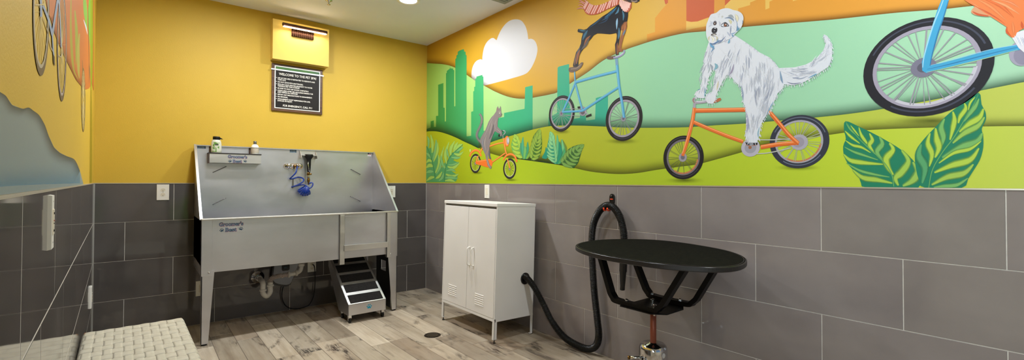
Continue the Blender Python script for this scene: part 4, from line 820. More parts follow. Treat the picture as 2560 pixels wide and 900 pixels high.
# coiled blue hose
hc = [(1.15,y-.056,1.381),(1.148,y-.062,1.36),(1.135,y-.075,1.32),(1.108,y-.07,1.285),(1.093,y-.04,1.262),(1.12,y-.02,1.262),(1.17,y-.022,1.277),(1.203,y-.05,1.268),(1.205,y-.085,1.25),(1.185,y-.095,1.225),(1.145,y-.08,1.2),(1.11,y-.045,1.183),(1.13,y-.022,1.186),(1.18,y-.02,1.2),(1.215,y-.04,1.205),(1.225,y-.08,1.195)]
nl = 7
for k in range(nl):
    f = k/(nl-1); cx_ = 1.19+.068*f; cz_ = 1.142+.012*sin(pi*f)+.01*f; tilt = -.95+f*1.35
    for j in range(10):
        a = 2*pi*(j+.5)/10; th = radians(-62+92*(k+j/10)/nl); ln = .098-.012*abs(k-3)/3; d = Vector((sin(th),0,-cos(th)))
        hc.append(tuple(Vector((1.232,y-.062+.034*sin(a),1.192))+d*(ln*(.5-.5*cos(a)))))
hc += [(1.262,y-.075,1.172),(1.285,y-.075,1.19),(1.292,y-.07,1.216),(1.28,y-.062,1.225),(1.262,y-.058,1.214),(1.256,y-.056,1.206)]
hb = MB().tube(cr(hc,6), .0066, 10).done('coiled_hose', M_blue, None); tag(hb, 'blue coiled hose bunched below the chrome valve on the steel tub', 'hose')
# sprayer and its holder
hd = thing('sprayer_holder','small folded steel bracket at the top of the splash back holding the black sprayer','bracket',(1.26,TYB-t,1.5))
mb = MB(); mb.box((1.185,y-.004,1.46),(1.335,y,1.544)); mb.box((1.2,y-.07,1.487),(1.222,y-.004,1.491)); mb.box((1.298,y-.07,1.487),(1.335,y-.004,1.491)); mb.box((1.222,y-.018,1.487),(1.298,y-.004,1.491)); mb.done('plate', M_steel2, hd)
for x in (1.186,1.332): MB().prism([(x,y,1.544),(x,y,1.46),(x,y-.07,1.46),(x,y-.07,1.472)],(.003,0,0)).done('gusset', M_steel2, hd)
sp = thing('sprayer', 'black pistol-shaped pet sprayer hanging head up in the steel bracket', 'sprayer', (1.258,y-.055,1.2))
MB().lathe([(.004,1.5),(.036,1.5),(.0385,1.494),(.0385,1.478),(.03,1.464),(.021,1.45),(.02,1.44),(.0195,1.40),(.0165,1.36),(.0125,1.325),(.010,1.318)],(1.258,y-.055,0)).done('body', M_black, sp)
MB().tube([(1.247,y-.079,1.43),(1.243,y-.088,1.40),(1.252,y-.086,1.35),(1.258,y-.075,1.325)],[.004,.0045,.0045,.004],8).done('lever', M_chrome, sp)
MB().lathe([(.009,1.325),(.014,1.322),(.014,1.306),(.010,1.302),(.011,1.298),(.011,1.272),(.0085,1.268),(.012,1.262),(.0135,1.246),(.011,1.232),(.008,1.226),(.0075,1.205)],(1.256,y-.056,0)).done('fitting', M_brass, sp)
MB().lathe([(.0115,1.297),(.0118,1.296),(.0118,1.274),(.0115,1.273)],(1.256,y-.056,0)).done('collar', M_chrome, sp)
MB().lathe([(.007,-.022),(.0085,-.018),(.0085,.018),(.007,.022)],(1.262,y-.056,1.308),'X',12).done('swivel', M_brass, sp)
# shelf with two bottles
sh = thing('shelf_caddy', 'slim steel shelf with dark top edge and logo on the splash back', 'shelf', (.635,4.68,1.39))
sy0, sy1 = 4.638, TYB-t
mb = MB(); mb.box((.441,sy0,1.393),(.834,sy0+.003,1.474)); mb.box((.441,sy0,1.393),(.834,sy1,1.396)); mb.done('front', M_steel2, sh)
MB().box((.436,sy0,1.393),(.442,sy1,1.474)).done('end_panel', mat('dark_brown_metal',(84,66,58),.5,.3), sh)
MB().box((.433,sy0-.004,1.474),(.838,sy1,1.483)).done('top', mat('black_rubber_mat',(34,28,27),.6), sh)
logo(sh, .652, 1.431, sy0-.0006, .165)
for x in (.446,.752): MB().box((x,sy1-.004,1.483),(x+.012,sy1,1.546)).done('hanger', mat('dark_brown_metal',(84,66,58)), sh)
b1 = thing('shampoo_bottle', 'pale green-labelled shampoo bottle with black flip spout, left on the tub shelf', 'bottle', (.495,4.685,1.483))
def oval(prof, c, sx, sy, seg=24):
    m_ = MB().lathe(prof, (0,0,0), 'Z', seg)
    for v in m_.v: v.x = v.x*sx+c[0]; v.y = v.y*sy+c[1]; v.z += c[2]
    return m_
oval([(.034,0),(.038,.004),(.039,.03),(.0385,.08),(.035,.10),(.029,.112),(.026,.115)],(.495,4.685,1.483),1,.62).done('body', mat('ivory_plastic',(206,204,186),.35), b1)
oval([(.027,.114),(.027,.138),(.024,.143),(.0,.144)],(.495,4.685,1.483),1,.7).done('cap', M_blackgloss, b1)
MB().prism([(.515,4.685-.008,1.483+.140),(.544,4.685-.008,1.483+.120),(.522,4.685-.008,1.483+.120)],(0,.016,0)).done('spout', M_blackgloss, b1)
lb = MB()
for k in range(-4,3):
    a0, a1 = k*.2-.1, (k+1)*.2-.1
    q = lambda a: Vector((.495+.0394*sin(a),4.685-.0394*.62*cos(a),0)); lb.add([q(a0)+Vector((0,0,1.492)),q(a1)+Vector((0,0,1.492)),q(a1)+Vector((0,0,1.575)),q(a0)+Vector((0,0,1.575))],[(0,1,2,3)])
lb.done('label', noise_var(mat('leafy_label',rough=.5),(92,140,50),(196,200,176),55,3,(1,1,.6),.46,.52), b1, fix=False)
MB().box((.484,4.6595,1.548),(.508,4.6612,1.560)).done('label_block', mat('dark_label',(66,66,58),.5), b1)
b2 = thing('conditioner_bottle', 'small white bottle with grey cap and beige label, right on the tub shelf', 'bottle', (.793,4.685,1.483))
MB().lathe([(.029,0),(.031,.003),(.0315,.06),(.030,.072),(.022,.084),(.013,.09),(.0125,.092)],(.793,4.685,1.483)).done('body', M_white, b2)
MB().lathe([(.0318,.012),(.0319,.013),(.0319,.055),(.0318,.056)],(.793,4.685,1.483)).done('label', noise_var(mat('beige_label',rough=.5),(176,164,146),(196,186,170),80,3,(1,1,4)), b2)
MB().lathe([(.032,.054),(.0321,.0545),(.0321,.058),(.032,.0585)],(.793,4.685,1.483)).done('label_line', mat('dark_label',(66,66,58)), b2)
MB().lathe([(.0125,.09),(.0135,.091),(.0135,.117),(.012,.119),(0,.119)],(.793,4.685,1.483)).done('cap', mat('grey_cap',(112,110,104),.35,.5), b2)
# steps on castors
st = thing('pet_steps', 'steel pet ramp steps on castors with black grip treads below the tub', 'steps', (1.57,4.25,0))
sx0, sx1 = 1.403, 1.747; y0 = 3.97; z0 = .167; y1, z1 = 4.52, .525; sl = (z1-z0)/(y1-y0)
mb = MB(); mb.box((sx0,y0,.07),(sx1,y0+.004,z0)); fb = mb.done('front_board', M_steel, st, bevel=.0015)
mb = MB(); paw(mb,(1.59,.122),.026,y0-.0003); mb.done('paw_mark', mat('turquoise_print',(20,150,180),.5), fb)
for x in (sx0,sx1-.004): MB().prism([(x,y0,.07),(x,y0,z0),(x,y1,z1),(x,y1,z1-.1),(x,y0+.25,.07)],(.004,0,0)).done('side_panel', M_steel, st)
n = 5
for k in range(n):
    a, b = k/n, (k+1)/n; ya, yb_ = y0+(y1-y0)*a, y0+(y1-y0)*b; za, zb = z0+(z1-z0)*a, z0+(z1-z0)*b
    m_ = (ya+(yb_-ya)*.8, za+(zb-za)*.8-.0)
    MB().prism([(sx0,ya,za),(sx0,yb_,zb),(sx0,yb_,zb-.004),(sx0,ya,za-.004)],(sx1-sx0,0,0)).done('step', M_steel2, st)
    MB().prism([(sx0+.022,ya+.008,za+.006),(sx0+.022,m_[0],m_[1]+.003),(sx0+.022,m_[0],m_[1]-.001),(sx0+.022,ya+.008,za+.002)],(sx1-sx0-.044,0,0)).done('grip_tread', M_pad, st)
for x in (sx0+.022,sx1-.022):
    for yy in (y0+.03,y0+.22):
        cs_ = MB().lathe([(.005,-.009),(.022,-.009),(.0245,-.005),(.0245,.005),(.022,.009),(.005,.009)],(x,yy,.0247),'X',20).done('castor', M_black, st)
        MB().box((x-.013,yy-.014,.045),(x+.013,yy+.014,.07)).box((x-.013,yy-.008,.02),(x-.0105,yy+.008,.05)).box((x+.0105,yy-.008,.02),(x+.013,yy+.008,.05)).done('castor_fork', M_chrome, cs_)
# drain pipe work
dp = thing('drain_pipe', 'white plastic trap and flexible drain pipe below the tub', 'pipe', (1.0,4.55,.2))
yp = 4.5
MB().lathe([(.022,.598),(.022,.56),(.026,.56),(.026,.545),(.02,.545),(.02,.48)],(1.152,yp,0)).done('tailpiece', M_brass, dp)
MB().lathe([(.026,.48),(.028,.474),(.028,.458),(.022,.452)],(1.152,yp,0)).done('slip_nut', M_pvc, dp)
MB().tube(cr([(1.152,yp,.49),(1.152,yp,.445),(1.143,yp,.415),(1.118,yp,.398),(1.09,yp,.392),(1.04,yp,.389)],6), .0185, 16).done('elbow', M_pvc, dp)
for x, z in ((1.112,.396),(1.047,.389)): MB().lathe([(.022,-.009),(.0275,-.007),(.0275,.007),(.022,.009)],(x,yp,z),'X',18).done('slip_nut', M_pvc, dp)
cp = cr([(1.042,yp,.389),(.98,yp,.388),(.935,yp,.384),(.905,yp,.372),(.895,yp,.35),(.894,yp,.335)],14); m_ = len(cp)
MB().tube(cp, [.0195+.0035*sin(i*2*pi/4.2) for i in range(m_)], 18).done('flexible_pipe', M_pvcdark, dp)
MB().tube(cr([(.894,yp,.345),(.894,yp,.29),(.892,yp,.25),(.866,yp,.222),(.838,yp,.25),(.836,yp,.29),(.836,yp,.335),(.836,yp+.03,.35),(.838,yp+.12,.35),(.838,YB,.35)],7), .0215, 18).done('trap', M_pvc, dp)
for x, z in ((.894,.312),(.836,.278)): MB().lathe([(.0225,-.009),(.029,-.007),(.029,.007),(.0225,.009)],(x,yp,z)).done('slip_nut', M_pvc, dp)
MB().lathe([(.028,-.03),(.03,-.028),(.034,-.014),(.052,-.008),(.058,-.001),(.058,.0)],(.838,YB,.35),'Y').done('wall_flange', M_chrome, dp)
MB().lathe([(.0225,-.10),(.027,-.098),(.027,-.06),(.024,-.058),(.024,-.0)],(.838,YB,.35),'Y').done('coupling', M_chrome, dp)
# grey appliance under the tub
gu = thing('wall_appliance', 'grey rounded appliance with small dark display on the wall under the tub', 'appliance', (1.06,YB,.35))
out = cr([(.962,.52),(.951,.43),(.944,.33),(.955,.288),(.99,.262),(1.05,.243),(1.09,.243),(1.112,.262),(1.132,.31),(1.155,.37),(1.178,.44),(1.196,.52)],4)
cx_, cz_ = 1.06, .38
MB().prism([(a,YB,b) for a,b in out],(0,-.055,0)).done('housing', M_blackgloss, gu, bevel=.004)
MB().prism([(cx_+(a-cx_)*.93+.006,YB-.055,cz_+(b-cz_)*.91+.004) for a,b in out],(0,-.004,0)).done('front_panel', mat('slate_grey_panel',(150,154,162),.35), gu, bevel=.0015)
rr = lambda x0,z0,x1,z1,r_,y_: [(cxx+r_*cos(a),y_,czz+r_*sin(a)) for cxx,czz,s0 in ((x1-r_,z1-r_,0),(x0+r_,z1-r_,pi/2),(x0+r_,z0+r_,pi),(x1-r_,z0+r_,1.5*pi)) for a in [s0+pi/2*k/4 for k in range(5)]]
MB().prism(rr(1.03,.392,1.098,.452,.016,YB-.059),(0,-.006,0)).done('display', M_blackgloss, gu, bevel=.002)
MB().prism(rr(1.048,.412,1.076,.43,.002,YB-.065),(0,-.0006,0)).done('display_screen', mat('lcd',(60,76,80),.2), gu)
MB().lathe([(.016,0),(.017,-.006),(.012,-.009),(0,-.009)],(1.035,YB-.059,.345),'Y').done('knob', M_white, gu)
pc = MB().tube(cr([(1.318,YB-.02,.415),(1.33,YB-.035,.40),(1.338,YB-.035,.33),(1.337,YB-.035,.2),(1.325,YB-.035,.105),(1.285,YB-.035,.03),(1.2,YB-.035,.008),(1.12,YB-.035,.02),(1.068,YB-.035,.062),(1.04,YB-.035,.14),(1.044,YB-.035,.215),(1.056,YB-.03,.245)],6),.0045,8).done('power_cord', M_black, None)
tag(pc,'black power cord looping from the low outlet to the grey appliance under the tub','cord')
# ================================================================ outlets and switches
def outlet(name, label, W, s, z, w, h, style, cat='outlet', tk=.0055):
    o0 = W(s,z,0); o = thing(name, label, cat, o0)
    def bx(s0,s1,z0,z1,n0,n1):
        m_ = MB(); b = .0018
        m_.add([W(s0,z0,n0),W(s1,z0,n0),W(s1,z1,n0),W(s0,z1,n0),W(s0+b,z0+b,n1),W(s1-b,z0+b,n1),W(s1-b,z1-b,n1),W(s0+b,z1-b,n1)],[(4,5,6,7),(0,1,5,4),(1,2,6,5),(2,3,7,6),(3,0,4,7),(0,3,2,1)]); return m_
    bx(s-w/2,s+w/2,z-h/2,z+h/2,0,tk).done('cover_plate', M_white, o)
    def disc(cs,cz,r1,r2,n0,n1,nm,m,par):
        m_ = MB(); k = 16; vs = [W(cs+r1*cos(2*pi*i/k),cz+r2*sin(2*pi*i/k),n) for n in (n0,n1) for i in range(k)]
        m_.add(vs,[(i,(i+1)%k,(i+1)%k+k,i+k) for i in range(k)]+[tuple(k+i for i in range(k)),tuple(reversed(range(k)))]); return m_.done(nm,m,par)
    M_slot = mat('socket_slot',(40,36,34),.5); M_iv = mat('ivory_device',(226,218,198),.35)
    if style == 'duplex':
        for dz in (.0195,-.0195):
            d = disc(s,z+dz,.0165,.0145,tk-.001,tk+.0012,'receptacle',M_iv,o)
            for ds in (-.0062,.0062): bx(s+ds-.001,s+ds+.001,z+dz+.001,z+dz+.009,tk,tk+.0016).done('slot',M_slot,d)
            disc(s,z+dz-.007,.0025,.0025,tk,tk+.0016,'slot',M_slot,d)
        disc(s,z,.0025,.0025,tk,tk+.001,'screw',M_chrome,o)
    else:
        d = bx(s-.0165,s+.0165,z-.0335,z+.0335,tk-.001,tk+.002).done('rocker' if style=='switch' else 'receptacle', M_iv, o)
        for dz in (.047,-.047): disc(s,z+dz*h/.125,.0022,.0022,tk,tk+.0006,'screw',M_chrome,o)
        if style == 'gfci':
            for dz in (.022,-.022):
                for ds in (-.005,.005): bx(s+ds-.001,s+ds+.001,z+dz-.004,z+dz+.004,tk+.001,tk+.003).done('slot',M_slot,d)
            bx(s-.006,s+.006,z-.006,z-.001,tk+.001,tk+.0035).done('test_button',M_slot,d); bx(s-.006,s+.006,z+.001,z+.006,tk+.001,tk+.0035).done('reset_button',mat('reset_red',(150,50,40),.5),d)
    return o
outlet('wall_outlet','cream duplex outlet high on the back wall, left of the tub',WB_,.131-XL0,1.144,.084,.131,'duplex')
outlet('wall_outlet','white outlet with dark test buttons, peeping out right of the tub splash side',WB_,2.152-XL0,1.124,.088,.127,'gfci')
outlet('wall_outlet','white outlet under the tub where the black cord plugs in',WB_,1.316-XL0,.398,.08,.115,'duplex')
outlet('wall_outlet','white outlet plate half hidden behind the front left leg of the tub',WB_,.405-XL0,.31,.08,.13,'gfci')
outlet('wall_switch','white switch plate above the white cabinet under the mural',WR_,YB-3.555,1.145,.075,.13,'switch','switch')
outlet('wall_outlet','thick white plate on the left-hand tile wall, nearest the camera',WL_,YB-1.63,1.138,.06,.138,'gfci',tk=.008)
outlet('wall_outlet','white plate low on the left-hand tile wall, near the corner',WL_,YB-4.36,.42,.08,.15,'gfci',tk=.009)
# ================================================================ picture light box and sign
bx_ = thing('wall_box', 'yellow painted box high on the back wall, carrying the lamp', 'box', (1.18,YB,2.57))
MB().box((.926,4.665,2.378),(1.436,YB,2.752),0,.002).done('body', noise_var(mat('pale_gold_paint',rough=.55,spec=.35),(222,188,92),(226,192,98),2,3), bx_)
pl_ = thing('picture_light', 'bronze picture light with glowing strip on the yellow box', 'lamp', (1.18,4.665,2.66))
A, B_ = onY(706,60,4.585), onY(818,82,4.585); zz = (A.z+B_.z)/2; xa, xb = A.x, B_.x
MB().lathe([(.013,xa),(.016,xa+.004),(.016,xb-.004),(.013,xb)],(0,4.585,zz),'X',16).done('tube_shade', M_bronze, pl_)
q0, q1 = onY(729,82,4.655), onY(784,90,4.655); bz = (q0.z+q1.z)/2
mb = MB(); nr = 11
mb.box((q0.x,4.648,bz-.034),(q1.x,4.665,bz+.034))
for k in range(nr): xx = q0.x+(q1.x-q0.x)*(k+.5)/nr; mb.tube([(xx,4.648,bz-.034),(xx,4.648,bz+.034)],.0068,8)
mb.done('ribbed_mount', M_bronze, pl_)
for x in (q0.x+.04,q1.x-.04): MB().tube([(x,4.65,bz+.02),(x,4.61,bz+.035),(x,4.588,zz)],.005,8).done('arm', M_bronze, pl_)
MB().box((xa+.01,4.572,zz-.0205),(xb-.01,4.596,zz-.0155)).done('led_strip', M_led, pl_)
sg = thing('rules_sign', 'dark framed sign of pet spa rules hung below the yellow box', 'sign', (1.167,YB,2.13))
sX0, sX1, sZ0, sZ1 = .937, 1.399, 1.906, 2.355; sy = YB-.016
mb = MB(); mb.box((sX0,sy,sZ0),(sX1,YB,sZ1)); mb.done('backing_board', noise_var(mat('zebra_wood',rough=.45),(56,34,18),(104,66,36),26,3,(.12,1,6)), sg, bevel=.002)
fy = sy-.004; i_ = .024
MB().box((sX0+i_,fy,sZ0+i_),(sX1-i_,sy,sZ1-i_+.004)).done('white_border', mat('sign_white',(224,224,222),.4), sg)
MB().box((sX0+i_+.009,fy-.002,sZ0+i_+.009),(sX1-i_-.009,fy,sZ1-i_-.005)).done('dark_panel', mat('sign_charcoal',(27,23,21),.5,0.,.25), sg)
pz = sZ1-i_-.005
MB().box((sX0+i_+.009,fy-.003,pz-.022),(sX1-i_-.009,fy-.002,pz)).done('green_strip', noise_var(mat('leaf_green_strip',rough=.5),(26,84,36),(64,112,36),30,3,(.4,1,1)), sg)
MB().box((sX0-.008,fy-.005,pz-.036),(sX1+.008,fy-.0015,pz-.023)).done('silver_bar', mat('sign_silver',(214,216,220),.3,.3), sg)
M_st = mat('sign_text_white',(226,222,214),.5); ty = fy-.0024; tx = sX0+i_+.028
text('headline','WELCOME TO THE PET SPA!',.0315,M_st,sg,((sX0+sX1)/2,ty,pz-.078),align='CENTER',off=.0006,sx=.845)
lines = ['USE OF THIS AREA IS RESTRICTED TO RESIDENTS AND','  THEIR PETS.','DO NOT LEAVE PETS UNATTENDED.','PETS MAY HAVE GREATER SENSITIVITY TO WATER','  TEMPERATURE THAN HUMANS.','BE SURE TO SHUT OFF WATER COMPLETELY.','CLEAN AREA AFTER USE, INCLUDING RINSING TUB','  AND WIPING ALL SURFACES.','REPORT ANY MALFUNCTIONS TO MANAGEMENT.','NO SMOKING.','MANAGEMENT IS NOT RESPONSIBLE FOR LOSS,','  DAMAGE OR INJURY.']
z_ = pz-.108
for ln in lines:
    cont = ln.startswith(' '); z_ -= 0 if cont else .0045
    if not cont: text('bullet','\u2022',.02,M_st,sg,(tx-.016,ty,z_),off=.0008)
    text('rule_line',ln.strip(),.0168,M_st,sg,(tx-.002,ty,z_),off=.0005,sx=.82); z_ -= .0168
text('emergency_line','FOR EMERGENCY, CALL 911',.025,M_st,sg,((sX0+sX1)/2,ty,sZ0+i_+.022),align='CENTER',off=.0006,sx=.86)
# ================================================================ CEILING
def can(x, y, label=None, group=None):
    o = thing('recessed_light', label, 'ceiling light', (x,y,CEIL), group)
    MB().lathe([(.078,-.001),(.102,-.001),(.1,-.007),(.08,-.009),(.074,-.002)],(x,y,CEIL),'Z',36).done('trim_ring', M_white, o)
    MB().lathe([(0,-.003),(.076,-.003),(.076,-.001),(0,-.001)],(x,y,CEIL),'Z',32).done('lens', M_lens, o)
    return o
can(1.80,3.66,'round recessed ceiling light glowing white, at the top edge of the photo')
for x, y in ((.60,3.66),(1.80,1.9),(.55,1.9),(1.8,.2)): can(x, y, 'round recessed ceiling light behind or above the camera view', 'recessed lights above the camera view')
v1 = onZ(1262,9,CEIL)
vt = thing('ceiling_vent', 'grey-green ceiling vent whose corner shows at the top edge', 'vent', (v1.x-.15,v1.y-.15,CEIL))
MB().box((v1.x-.3,v1.y-.3,CEIL-.008),(v1.x,v1.y,CEIL-.001),0,.003).done('frame', mat('grey_green_metal',(146,156,146),.5), vt)
mb = MB(); [mb.box((v1.x-.27,v1.y-.265+k*.03,CEIL-.012),(v1.x-.03,v1.y-.25+k*.03,CEIL-.008)) for k in range(8)]; mb.done('slats', MATS['grey_green_metal'], vt)
v2 = onZ(822,1,CEIL); sk_ = thing('fire_sprinkler', 'small metal sprinkler head on the ceiling at the top edge', 'sprinkler', (v2.x,v2.y,CEIL))
MB().lathe([(.03,0),(.03,-.004),(.012,-.006),(.009,-.02),(.005,-.022),(.005,-.035)],(v2.x,v2.y,CEIL)).done('body', M_chrome, sk_); MB().lathe([(.014,-.035),(.015,-.037),(.0,-.038)],(v2.x,v2.y,CEIL)).done('deflector', M_chrome, sk_)
# ================================================================ WHITE CABINET
cb_ = thing('metal_cabinet', 'tall white metal two-door cabinet on slim legs by the mural wall', 'cabinet', (2.10,3.19,0))
kx0, kx1, ky0, ky1, kz0, kz1 = 2.10, 2.497, 2.798, 3.583, .165, 1.072
t = .012
mb = MB(); mb.box((kx0,ky0,kz0+.012),(kx1,ky0+t,kz1-.024)); mb.box((kx0,ky1-t,kz0+.012),(kx1,ky1,kz1-.024)); mb.box((kx1-.006,ky0,kz0+.012),(kx1,ky1,kz1-.024)); mb.box((kx0+.002,ky0,kz0),(kx1,ky1,kz0+.014)); mb.box((kx0,ky0,kz0),(kx0+.014,ky1,kz0+.022)); mb.done('body', M_whitemetal, cb_, bevel=.0015)
MB().box((kx0-.004,ky0-.002,kz1-.026),(kx1,ky1+.002,kz1)).done('top', M_whitemetal, cb_, bevel=.003)
MB().box((kx0+.012,ky0+t,kz1-.04),(kx0+.02,ky1-t,kz1-.026)).done('top_gap', mat('shadow_gap_metal',(120,116,108),.6), cb_)
for (a, b, hy, vy0, vy1, lab) in ((3.193,ky1-.016,3.157,3.475,3.345,0),(ky0+.016,3.189,3.10,3.065,2.945,1)):
    d = MB().box((kx0-.001,a,kz0+.024),(kx0+.011,b,kz1-.043)).done('door', M_whitemetal, cb_, bevel=.002)
    MB().tube(cr([(kx0,hy,.70),(kx0-.02,hy,.694),(kx0-.028,hy,.682),(kx0-.029,hy,.66),(kx0-.029,hy,.625),(kx0-.029,hy,.59),(kx0-.028,hy,.568),(kx0-.02,hy,.556),(kx0,hy,.55)],3),.0052,10).done('handle', M_white, d)
    mb = MB()
    for k in range(6): z = .25+k*.0165; mb.prism([(kx0-.001,vy1,z),(kx0-.0045,vy1,z+.0035),(kx0-.001,vy1,z+.009)],(0,vy0-vy1,0))
    mb.done('louvres', M_whitemetal, d)
for x, y, f in ((kx0+.001,ky0+.001,0),(kx0+.001,ky1-.001,0),(kx1-.001,ky0+.001,1),(kx1-.001,ky1-.001,1)):
    sx = 1 if x < 2.3 else -1; sy_ = 1 if y < 3.2 else -1; zf = .028 if not f else .016
    mb = MB().box((x,y,zf),(x+sx*.003,y+sy_*.026,kz0)).box((x,y,zf),(x+sx*.026,y+sy_*.003,kz0)).box((x,y,zf),(x+sx*.024,y+sy_*.024,zf+.003)); l = mb.done('leg', M_whitemetal, cb_)
    MB().lathe([(.010,-.004 if not f else -.022),(.011,0 if not f else -.016),(.004,.003),(.004,.02)],(x+sx*.013,y+sy_*.013,.008 if not f else .009),'Z',14).done('leveling_foot', M_blackgloss, l)
HC = Vector((2.40,ky0,.47))
MB().lathe([(.030,-.004),(.047,-.003),(.047,0),(.03,0)],HC,'Y',28).done('hose_collar', M_blackgloss, cb_)
cb_.rotation_euler = (0, radians(1.8), 0)
# ================================================================ DRYER HOSE and hook
X5 = 2.532
hp = [(2.412,ky0+.004,.476),(2.415,ky0-.035,.462),(2.43,2.70,.40),(2.46,2.63,.28),(2.485,2.56,.16),(2.50,2.45,.07),(2.515,2.33,.036),(2.525,2.23,.034),(X5,2.165,.07),(X5,2.135,.15),(X5,2.15,.28),(X5,2.175,.45),(X5,2.19,.62),(X5,2.20,.80),(X5,2.185,.93),(X5,2.14,1.02),(X5,2.09,1.066),(X5,2.045,1.078),(X5,2.0,1.062),(X5,1.955,1.01),(X5,1.925,.93),(X5,1.915,.84),(X5,1.92,.735)]
path = cr(hp, 24); L = [0]
for a, b in zip(path, path[1:]): L.append(L[-1]+(Vector(b)-Vector(a)).length)
tot = L[-1]; N = int(tot/.0022); pp = []; j = 0
for i in range(N+1):
    d = tot*i/N
    while j < len(L)-2 and L[j+1] < d: j += 1
    f = (d-L[j])/max(L[j+1]-L[j],1e-9); pp.append(tuple(path[j][k]+(path[j+1][k]-path[j][k])*f for k in range(3)))
hs = thing('dryer_hose', 'long black corrugated hose from the cabinet looped over a wall hook', 'hose', (2.5,2.3,0))
MB().tube(pp, [.0232+.0024*(1 if i%4 < 2 else -1) for i in range(N+1)], 16).done('corrugated_hose', mat('black_vinyl',(8,8,8),.3,0.,.35), hs)
MB().tube([(X5,1.92,.74),(X5,1.921,.73),(X5,1.922,.70),(X5,1.922,.695),(X5,1.924,.64),(X5,1.925,.635),(X5,1.929,.54),(X5,1.93,.515),(X5,1.93,.512)],[.025,.0275,.0275,.0255,.0255,.023,.0165,.0165,.013],20).done('nozzle', M_blackgloss, hs)
hk = thing('wall_hook', 'black wall hook with orange prongs holding up the hose', 'hook', (XR,2.05,1.12))
mb = MB(); mb.prism([(XR,y_,z_) for y_,z_ in cr([(2.052,1.158),(2.068,1.148),(2.072,1.12),(2.068,1.09),(2.052,1.078),(2.036,1.09),(2.032,1.12),(2.036,1.148)],3,True)],(-.014,0,0)); mb.done('back_plate', M_blackgloss, hk, bevel=.003)
MB().lathe([(.008,0),(.008,-.005),(.004,-.006)],(XR-.014,2.052,1.143),'X',12).done('screw', mat('screw_grey',(90,88,86),.4,.8), hk)
MB().box((XR-.0152,2.04,1.117),(XR-.0135,2.064,1.124)).done('orange_label', M_orange, hk)
for yy in (2.043,2.075): MB().tube(cr([(XR-.012,yy+.0,1.085),(XR-.018,yy,1.062),(XR-.035,yy,1.05),(XR-.055,yy-.002,1.043),(XR-.075,yy-.006,1.046),(XR-.084,yy-.01,1.06)],4),.0058,10).done('prong', M_orange, hk)
# ================================================================ GROOMING TABLE
gt = thing('grooming_table', 'oval black-topped hydraulic grooming table in front of the tiled wall', 'table', (2.25,1.51,0))
ZT = .875
op = [(1438,610),(1462,603),(1500,598.5),(1530,597.5),(1560,597),(1600,597.5),(1640,599),(1680,603),(1720,608),(1760,614.5),(1800,621.5),(1835,630),(1862,641),(1869,650),(1862,659),(1840,665.5),(1800,668),(1760,667),(1720,664.5),(1680,661.5),(1640,658),(1600,652.5),(1560,646.5),(1520,640),(1485,633),(1455,624),(1440,617)]
ol = [onZ(x,y,ZT) for x,y in op]; cen = sum(ol,Vector())/len(ol)
oval_ = [(min(p[0],XR-.008),p[1]) for p in cr([tuple(p) for p in ol],4,True)]; K = len(oval_)
for _ in range(6): oval_ = [((oval_[i-1][0]+2*oval_[i][0]+oval_[(i+1)%K][0])/4,(oval_[i-1][1]+2*oval_[i][1]+oval_[(i+1)%K][1])/4) for i in range(K)]
MB().prism([(x,y,ZT-.022) for x,y in oval_],(0,0,.018)).done('table_top_board', mat('dark_board',(26,22,22),.5), gt)
mb = MB(); q = [Vector((x,y,0)) for x,y in oval_]; m0 = sum(q,Vector())/K
mb.prism([m0+(p-m0)*.985+Vector((0,0,ZT-.005)) for p in q],(0,0,.005)); mb.done('rubber_mat', M_top, gt)
mb = MB(); ring = []
prof = [(.0,-.026),(.004,-.024),(.006,-.014),(.004,-.004),(-.001,-.0005),(-.008,.0003),(-.012,-.006),(-.008,-.026)]
for i, p in enumerate(q):
    tn = (q[(i+1)%K]-q[i-1]).normalized(); no = Vector((tn.y,-tn.x,0)); no = no if no.dot(p-m0) > 0 else -no
    ring += [Vector((min((p+no*(a-.006)).x,XR-.001),(p+no*(a-.006)).y,ZT+b)) for a,b in prof]
R_ = len(prof); mb.add(ring,[(i*R_+k,i*R_+(k+1)%R_,((i+1)%K)*R_+(k+1)%R_,((i+1)%K)*R_+k) for i in range(K) for k in range(R_)],0,True); mb.done('edge_trim', mat('black_edge_trim',(24,22,24),.3), gt)
zb, zt_ = .558, ZT-.026
def ubar(X, yl0, yl1, yr1, yr0, nm='support_arm'):
    pts = [(X,yl0,zt_)]+[(X,yl0+(yl1-yl0)*.9,zt_+(zb-zt_)*.86)]+[(X,yl1-.008,zb+.018),(X,yl1-.03,zb+.004)]+[(X,(yl1+yr1)/2,zb)]+[(X,yr1+.03,zb+.004),(X,yr1+.008,zb+.018)]+[(X,yr0+(yr1-yr0)*.9,zt_+(zb-zt_)*.86),(X,yr0,zt_)]
    fine = [Vector(pts[0]),Vector(pts[1])]+[Vector(p) for p in cr(pts[1:5],5)[1:]]+[Vector(p) for p in cr(pts[4:8],5)[1:]]+[Vector(pts[8])]
    vs, fs = [], []; n = len(fine)
    for i,p in enumerate(fine):
        tn = (fine[min(i+1,n-1)]-fine[max(i-1,0)]).normalized(); no = Vector((0,-tn.z,tn.y)); wv = Vector((.022,0,0)); hv = no*.013
        vs += [p+wv+hv,p-wv+hv,p-wv-hv,p+wv-hv]
    for i in range(n-1):
        for k in range(4): l=(k+1)%4; fs.append((i*4+k,i*4+l,i*4+4+l,i*4+4+k))
    fs += [(0,1,2,3),tuple((n-1)*4+k for k in range(4))]
    return MB().add(vs,fs).done(nm, M_blackmetal, gt, bevel=.003)
ubar(2.135,1.80,1.695,1.385,1.215); ubar(2.385,1.765,1.63,1.335,1.175)
for yy in (1.775,1.20): MB().box((2.06,yy-.02,zt_-.002),(2.45,yy+.02,zt_+.012)).done('cross_rail', M_blackmetal, gt, bevel=.002)
